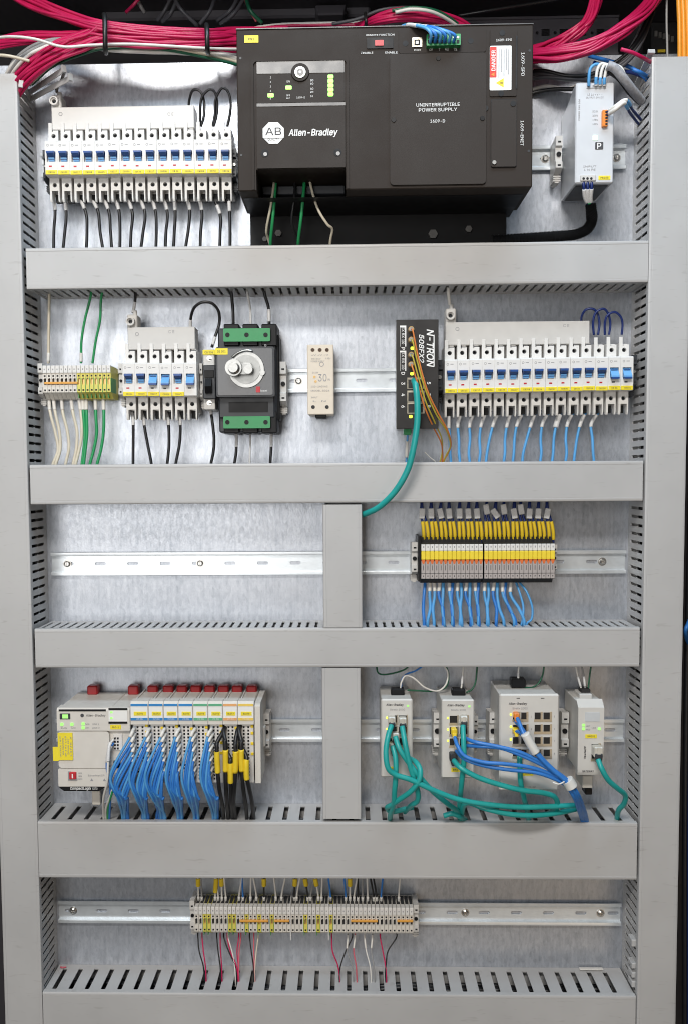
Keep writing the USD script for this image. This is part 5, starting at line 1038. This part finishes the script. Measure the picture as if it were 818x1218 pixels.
t_ = tag(obj('cable', tube(spline([at(*q) for q in ((722, 77, .106), (731, 81, .106), (742, 94, .1), (753, 108, .085), (763, 120, .062))]), .0060, 12), 'braid_grey', None, True), 'grey braided cable arching from the white power supply into the right duct', 'cable')
tag(obj('cable', tube(spline([at(*q) for q in ((722, 84, .096), (735, 93, .092), (748, 110, .08), (760, 122, .062))]), .0030, 10), 'wire_black', None, True), 'black cable just beneath the grey braided one at upper right', 'cable')
for k, pts in enumerate(([(722, 133, .10), (732, 126, .112), (742, 119, .112), (747, 121, .108), (752, 130, .09), (762, 142, .06)], [(722, 136, .10), (731, 130, .113), (741, 122, .114), (745, 126, .106), (749, 134, .09), (759, 147, .06)])):
    wire(pts, .0019, 'wire_navy', f'{("upper", "lower")[k]} navy signal wire from the orange plug of the white power supply', sleeves=[(.04, .34, 'wire_white', 'marker_sleeve', 1.5), (.34, .48, 'wire_lightblue', 'blue_end', 1.3)])
cp = [at(*q) for q in ((702, 242, .075), (703, 252, .072), (703.5, 262, .068), (698, 272, .064), (686, 278, .060), (670, 280, .058), (650, 281.5, .056), (630, 283, .054), (608, 284.5, .052), (585, 286, .050))]
cp = spline(cp, 26); rr_ = np.where(np.arange(len(cp)) % 2 == 0, .0082, .0068)
for k, (px, m) in enumerate(((693.5, 'wire_navy'), (698.2, 'wire_navy'), (702.8, 'wire_navy'))):
    wire([(px, 214, .092), (px + .6, 222, .092), (px * .5 + 349.5 + 1.2 * k - 1, 234, .084), (699.5 + 1.6 * k, 244, .075)], .0021, m, f'{("left", "middle", "right")[k]} white sleeved wire under the white power supply', sleeves=[(.32, .86, 'sleeve', 'marker_sleeve', 1.3)] + ([(.86, .99, 'wire_green', 'green_end', 1.5)] if k == 1 else []))
tag(obj('conduit', tube(cp, rr_, 16), 'conduit', None, False), 'black ribbed conduit curving left beneath the white power supply', 'conduit')

# ---------------------------------------------------------------- dark wires lying inside the ducts, seen through the slots
def inside(axis, u0, u1, t0, t1, label, seed):
    r = random.Random(seed); parts = []
    for k in range(13):
        d, t = r.uniform(.014, .056), r.uniform(t0 + .012, t1 - .012)
        n = 14; p = []
        for i in range(n):
            u = u0 + .01 + (u1 - u0 - .02) * i / (n - 1); w = min(max(t + r.uniform(-.005, .005), t0 + .011), t1 - .011); q = min(max(d + r.uniform(-.005, .005), .012), .058)
            p.append((u, -q, w) if axis == 'h' else (w, -q, u))
        parts.append(tube(spline(p, 4), r.uniform(.0035, .0065), 6))
    tag(obj('duct_wires', parts, 'wire_black', None, True), label, 'wires', None, 'stuff')
ex = [at(45, 600, DD)[0], at(756, 600, DD)[0]]
for k, (za, zb_, w) in enumerate(((b1, z1, 'topmost horizontal'), (b2, z2, 'second horizontal'), (b3, z3, 'third horizontal'), (b4, z4, 'tall fourth horizontal'), (z5 - .0858, z5, 'lowest horizontal'))):
    inside('h', ex[0], ex[1], za, zb_, f'dark wires inside the {w} duct, glimpsed through its slots', 11 + k)
inside('v', Z0 - .95, zl - .02, XL - DW, XL, 'dark wires inside the left upright duct, glimpsed through its slots', 31)
inside('v', Z0 - .95, zr - .02, XR, XR + DW, 'dark wires inside the right upright duct, glimpsed through its slots', 32)

# ---------------------------------------------------------------- top of the cabinet: strut, cable bundles, ties
def strut():
    a, b = at(425, 26, -.03), at(735, 62, -.03)
    t = thing('cabinet_strut', 'dark purplish cabinet strut with square holes behind the red cables at right', 'strut', ((a[0] + b[0]) / 2, .03, b[2]))
    m = bx(a[0], b[0], -.034, -.030, b[2], a[2], .0006)
    for px in (648.5, 670, 692, 714):
        p = at(px, 38, -.03); m = m - bx(p[0] - .006, p[0] + .006, -.05, 0, p[2] - .005, p[2] + .005)
        q = at(px - 10, 38.5, -.03); m = m - cyy(q[0], q[2], .0024, -.05, 0, 12)
    obj('face', m, 'strut_paint', t)
    obj('upper_lip', bx(a[0], b[0], -.05, -.028, a[2] - .0005, a[2] + .003), 'strut_paint', t); obj('lower_lip', bx(a[0], b[0], -.05, -.029, b[2] - .003, b[2] + .0005), 'strut_paint', t)
    a, b = at(120, -10, -.04), at(440, 18, -.04)
    tag(obj('cabinet_beam', bx(a[0], b[0], -.09, -.04, b[2], a[2] + .05, .003), 'strut_paint'), 'dark grey cabinet beam across the top left above the red cables', 'beam')
    p, q = at(375, 7, -.025), at(412, 22, -.025)
    tag(obj('lamp_bracket', Manifold.hull(bx(p[0], q[0], -.04, -.02, q[2] + .004, p[2], .002) + bx(p[0] + .004, q[0] - .004, -.04, -.012, q[2], q[2] + .005, .001)), 'strut_paint'), 'small dark bracket on the cabinet beam above the display', 'bracket')
strut()
COL = dict(wire_red='red', wire_white='white', wire_grey='grey', wire_black='black', wire_darkgrey='dark grey', wire_darkgreen='dark green', wire_cream='cream')
def bundle(n, path, spread, r, mat, label, group, seed, name='cable', jit=.6, cat='cable'):
    """n separate cables side by side along one route; spread: half the bundle's thickness in pixels at each point."""
    rn = random.Random(seed)
    for k in range(n):
        th, ra = 2.39996 * k + rn.uniform(-.3, .3), math.sqrt((k + .5) / n)
        pts = []
        for (px, py, d), (sx, sy) in zip(path, spread):
            j = rn.uniform(-jit, jit)
            pts.append((px + sx * ra * math.cos(th + j), py + sy * ra * math.sin(th + j), d + max(sx, sy) * S(.05) * .55 * ra * math.sin(th * 1.7 + 1)))
        wire(pts, r * rn.uniform(.9, 1.1), mat if isinstance(mat, str) else mat[k % len(mat)], label if isinstance(mat, str) else COL[mat[k % len(mat)]] + ' ' + label, cat, group, name=name)
G1 = 'red cables of the upper left bundle'
bundle(42, [(-8, 150, .03), (14, 112, .055), (30, 88, .075), (62, 63, .09), (98, 48, .095), (125, 40, .095), (180, 46, .09), (246, 44, .08), (275, 42, .06), (330, 40, .03)], [(7, 6), (9, 10), (13, 10), (10, 12), (6, 12), (4, 13), (4, 11), (3, 9), (4, 9), (4, 8)], .0023, 'wire_red', 'red cable of the thick bundle rising from the left duct', G1, 5)
bundle(26, [(10, -14, .07), (45, 5, .085), (90, 22, .095), (125, 31, .10), (180, 37, .095), (246, 40, .085), (285, 38, .055), (340, 36, .03)], [(10, 8), (9, 8), (6, 7), (4, 6), (4, 6), (4, 6), (4, 5), (4, 5)], .0023, 'wire_red', 'red cable running in from the upper left corner', 'red cables from the upper left corner', 6)
bundle(9, [(-14, 52, .06), (30, 44, .075), (80, 42, .085), (125, 40, .09), (185, 50, .085), (250, 56, .07), (300, 60, .04)], [(5, 9), (5, 9), (4, 7), (3, 6), (3, 5), (4, 6), (4, 5)], .0023, 'wire_red', 'red cable entering low at the left edge of the top', 'red cables low at the left edge', 8)
wire([(-10, 45, .10), (14, 43, .11), (42, 46, .112), (75, 55, .11), (110, 53, .105), (160, 52, .10), (250, 57, .085), (300, 58, .05)], .0019, 'wire_white', 'white cable weaving over the red bundle at upper left', 'cable', name='cable')
wire([(-8, 65, .095), (10, 66, .098), (35, 72, .09)], .0022, 'wire_cream', 'short cream cable end at the far upper left', 'cable', name='cable')
bundle(4, [(4, 96, .055), (18, 74, .075), (40, 56, .085), (75, 48, .088), (125, 55, .092), (180, 58, .085), (250, 62, .07), (300, 70, .04)], [(5, 4), (6, 5), (7, 5), (5, 3), (3, 4), (3, 4), (3, 5), (3, 5)], .0026, ['wire_grey', 'wire_white'], 'cable rising from the left duct beside the red ones', 'grey white cables at upper left', 9)
bundle(4, [(36, 100, .06), (60, 78, .08), (95, 62, .092), (125, 56, .096), (185, 56, .09), (255, 66, .07), (292, 78, .045)], [(2, 2), (3, 3), (3, 3), (2, 3), (3, 3), (3, 5), (4, 5)], .0020, ['wire_cream', 'wire_grey', 'wire_white', 'wire_darkgreen'], 'thin cable along the underside of the red bundle', 'thin pale cables under the red bundle', 10)
for k, (px, py0, py1) in enumerate(((124, 17, 62), (245.5, 29, 62))):
    a, b = at(px, py0, .11), at(px + 1.5, py1, .10)
    loop = [at(px, py0, .10), at(px + .5, py0 + 3, .122), at(px + 1, (py0 + py1) / 2, .128), at(px + 1.5, py1 - 3, .120), at(px + 2, py1, .095), at(px + 1.5, py1 - 4, .06), at(px, py0 + 4, .06), at(px, py0, .10)]
    tag(obj('cable_tie', tube(spline(loop), .0034, 8), 'zip_black', None, True), f'black cable tie round the red bundle, {("left of the two", "close to the black power supply")[k]}', 'cable tie')
wire([(150, 14, .03), (160, 4, .04), (170, -8, .04)], .0024, 'wire_red', 'short red cable going up out of the bundle at upper left', 'cable', name='cable')
for k, (m, pts) in enumerate((('wire_grey', [(163, -6, .02), (166, 4, .03), (172, 14, .02)]), ('wire_darkgrey', [(187, 24, .02), (196, 12, .03), (204, -4, .03)]), ('wire_darkgrey', [(193, 26, .02), (204, 14, .035), (212, -5, .03)]), ('wire_darkgrey', [(207, -5, .03), (215, 10, .04), (232, 27, .03), (236, 30, .02)]), ('wire_darkgrey', [(256, -4, .03), (250, 12, .04), (238, 28, .03)]), ('wire_darkgrey', [(262, 28, .02), (278, 16, .035), (292, -5, .03)]), ('wire_darkgrey', [(258, 24, .02), (274, 12, .035), (284, -5, .03)]), ('wire_darkgreen', [(292, -5, .03), (298, 12, .04), (312, 27, .03)]), ('wire_pink', [(290, -5, .03), (296, 10, .035), (305, 25, .03)]))):
    wire(pts, .0028 if m != 'wire_pink' else .0015, m, f'{nth(k + 1)} loose {("pale", "dark", "dark", "dark", "dark", "dark", "dark", "green", "thin red")[k]} cable from the left hanging under the cabinet beam', 'cable', name='cable')
bundle(5, [(270, 41, .05), (330, 30.5, .02), (390, 28.5, .02), (440, 27, .025), (470, 22, .03)], [(3, 4), (3, 2.4), (3, 2.2), (3, 2.5), (3, 3)], .0024, ['wire_red', 'wire_red', 'wire_white', 'wire_red', 'wire_darkgreen'], 'cable running along the top edge of the black power supply', 'cables along the top of the power supply', 12)
bundle(26, [(405, 34, .0), (432, 29, .03), (452, 22, .05), (480, 17, .06), (515, 19, .055), (545, 30, .04), (566, 44, .02)], [(4, 3), (4, 4), (5, 6), (6, 8), (8, 8), (8, 8), (8, 8)], .0023, 'wire_red', 'red cable arching over the top of the black power supply', 'red cables arching over the power supply', 13)
for k, (m, pts) in enumerate((('wire_white', [(470, 14, .075), (490, 10.5, .08), (515, 14, .075), (540, 28, .05), (550, 40, .03)]), ('wire_darkgreen', [(466, 12, .07), (492, 8.5, .075), (520, 13, .07), (544, 28, .045), (554, 40, .03)]), ('wire_darkgrey', [(395, 28, .03), (425, 22, .04), (450, 12, .05), (475, 8.5, .05), (500, 9, .04)]), ('wire_black', [(545, 18, .0), (580, 12, .01), (630, 4, .01), (690, -6, .01)]))):
    wire(pts, .0024, m, ('white cable on top of the red arch', 'green cable on top of the red arch', 'dark grey cable leading up to the red arch', 'black cable slanting across the strut at the top right')[k], 'cable', name='cable')
a = at(434, 20, .06)
tag(obj('cable_tie', tube(spline([at(434, 15, .05), at(434.5, 18, .075), at(435, 26, .08), at(435, 31, .06), at(434, 26, .03), at(434, 15, .05)]), .0022, 8), 'zip_black', None, True), 'black cable tie at the start of the red arch', 'cable tie')
bundle(26, [(606, 74, .0), (634, 62, .03), (660, 53, .055), (688, 36, .07), (703, 18, .07), (712, -12, .06)], [(8, 9), (6, 9), (6, 8), (7, 7), (6, 4), (7, 4)], .0023, 'wire_red', 'red cable of the left strand fanning up right of the power supply', 'red cables of the left strand at upper right', 14)
bundle(34, [(606, 70, .01), (634, 66, .05), (668, 63, .075), (708, 53, .09), (742, 33, .09), (766, 12, .08), (786, -14, .06)], [(8, 8), (6, 8), (7, 9), (8, 9), (9, 8), (9, 5), (8, 6)], .0023, 'wire_red', 'red cable of the broad right strand sweeping up to the corner', 'red cables of the broad right strand at upper right', 15)
wire([(738, 58, .10), (752, 62, .10), (766, 69, .09), (778, 76, .06)], .0026, 'wire_red', 'single red cable dropping into the top of the right duct', 'cable', name='cable')
bundle(6, [(604, 96, .0), (640, 88, .025), (676, 92, .035), (706, 90, .05), (738, 74, .06), (758, 52, .06), (772, 18, .05), (780, -12, .04)], [(6, 7), (5, 7), (5, 4), (6, 5), (6, 6), (5, 6), (5, 6), (5, 5)], .0030, ['wire_darkgrey', 'wire_grey', 'wire_black'], 'cable passing behind the white power supply', 'grey black cables behind the white power supply', 16)
for k, (m, pts) in enumerate((('wire_white', [(626, 108, .004), (650, 102, .008), (672, 106, .008), (690, 100, .02)]), ('wire_white', [(626, 83, .02), (650, 84, .03), (675, 93, .03), (700, 94, .03)]), ('wire_black', [(626, 112, .004), (655, 106, .012), (690, 105, .02), (720, 100, .03)]), ('wire_blue', [(700, 66, .03), (724, 72, .05), (746, 78, .05), (762, 88, .05), (770, 96, .045)]), ('wire_navy', [(706, 74, .03), (730, 82, .05), (752, 86, .05), (768, 92, .045)]), ('wire_blue', [(752, 82, .065), (762, 86, .065), (772, 92, .05)]))):
    wire(pts, .0028, m, ('white cable low behind the white power supply', 'white cable high behind the white power supply', 'black cable low behind the white power supply', 'blue cable slanting towards the right duct', 'navy cable slanting towards the right duct', 'short blue cable end at the right duct top')[k], 'cable', name='cable')
for k in range(3):
    wire([(806 + 5 * k, -14, .06), (807.5 + 5 * k, 20, .06), (808 + 5.2 * k, 50, .06), (808 + 5.4 * k, 84, .055), (808 + 5.4 * k, 120, .05)], .0032, 'wire_orange', f'{("left", "middle", "right")[k]} bright orange cable at the upper right corner', 'cable', name='cable')
wire([(793, -12, .05), (792.5, 20, .05), (793, 45, .05), (793.5, 80, .05)], .0016, 'wire_grey', 'thin grey cable just left of the orange cables', 'cable', name='cable')
p, q = at(775, 25, -.03), at(806, 66, -.03)
t_ = thing('relay_module', 'dark module with a yellow tab behind the orange cables', 'module', ((p[0] + q[0]) / 2, .03, q[2]))
obj('body', bx(p[0], q[0], -.07, -.03, q[2], p[2], .002), 'dark', t_)
for k in range(5): obj('terminal', bx(p[0] + .004 + .006 * k, p[0] + .008 + .006 * k, -.03, -.0285, p[2] - .022 - .002 * k, p[2] - .014 - .002 * k), 'dull_steel', t_)
c = at(786, 60, -.029); obj('yellow_tab', bx(c[0] - .005, c[0] + .006, -.03, -.0285, c[2] - .002, c[2] + .002), 'yellow', t_)
# beyond the ducts: dark cables in the cabinet's side
for k, (px, m) in enumerate(((822, 'wire_black'), (828, 'wire_navy'), (835, 'wire_black'), (841, 'wire_navy'))):
    wire([(px, 130, -.02), (px + 2, 380, -.03), (px - 2, 640, -.01), (px - 5, 760, -.02), (px - 8, 1000, -.02), (px - 8, 1260, -.02)], .0042, m, f'{nth(k + 1)} dark cable from the left hanging beyond the right duct', 'cable', name='cable')
wire([(826, 725, -.03), (818, 742, .02), (815, 752, .025), (818, 764, .0), (826, 770, -.03)], .0030, 'wire_blue', 'blue cable bend peeking out beyond the right duct', 'cable', name='cable')

# ---------------------------------------------------------------- scraps lying on the lowest duct
p = at(76, 1150, .006)
tag(obj('wire_scrap', tube(spline([p + [-.004, -.004, .0012], p + [0, -.006, .0016], p + [.005, -.004, .0012]]), .0012, 8), 'wire_pink', None, True), 'small red wire scrap on the left end of the lowest duct', 'wire scrap')
p = at(703, 1154, .008)
tag(obj('plastic_scrap', bx(p[0] - .018, p[0] + .018, .004, .010, p[2] + .0002, p[2] + .0016, .0004), 'wire_white'), 'thin white plastic strip lying on the right end of the lowest duct', 'plastic strip')
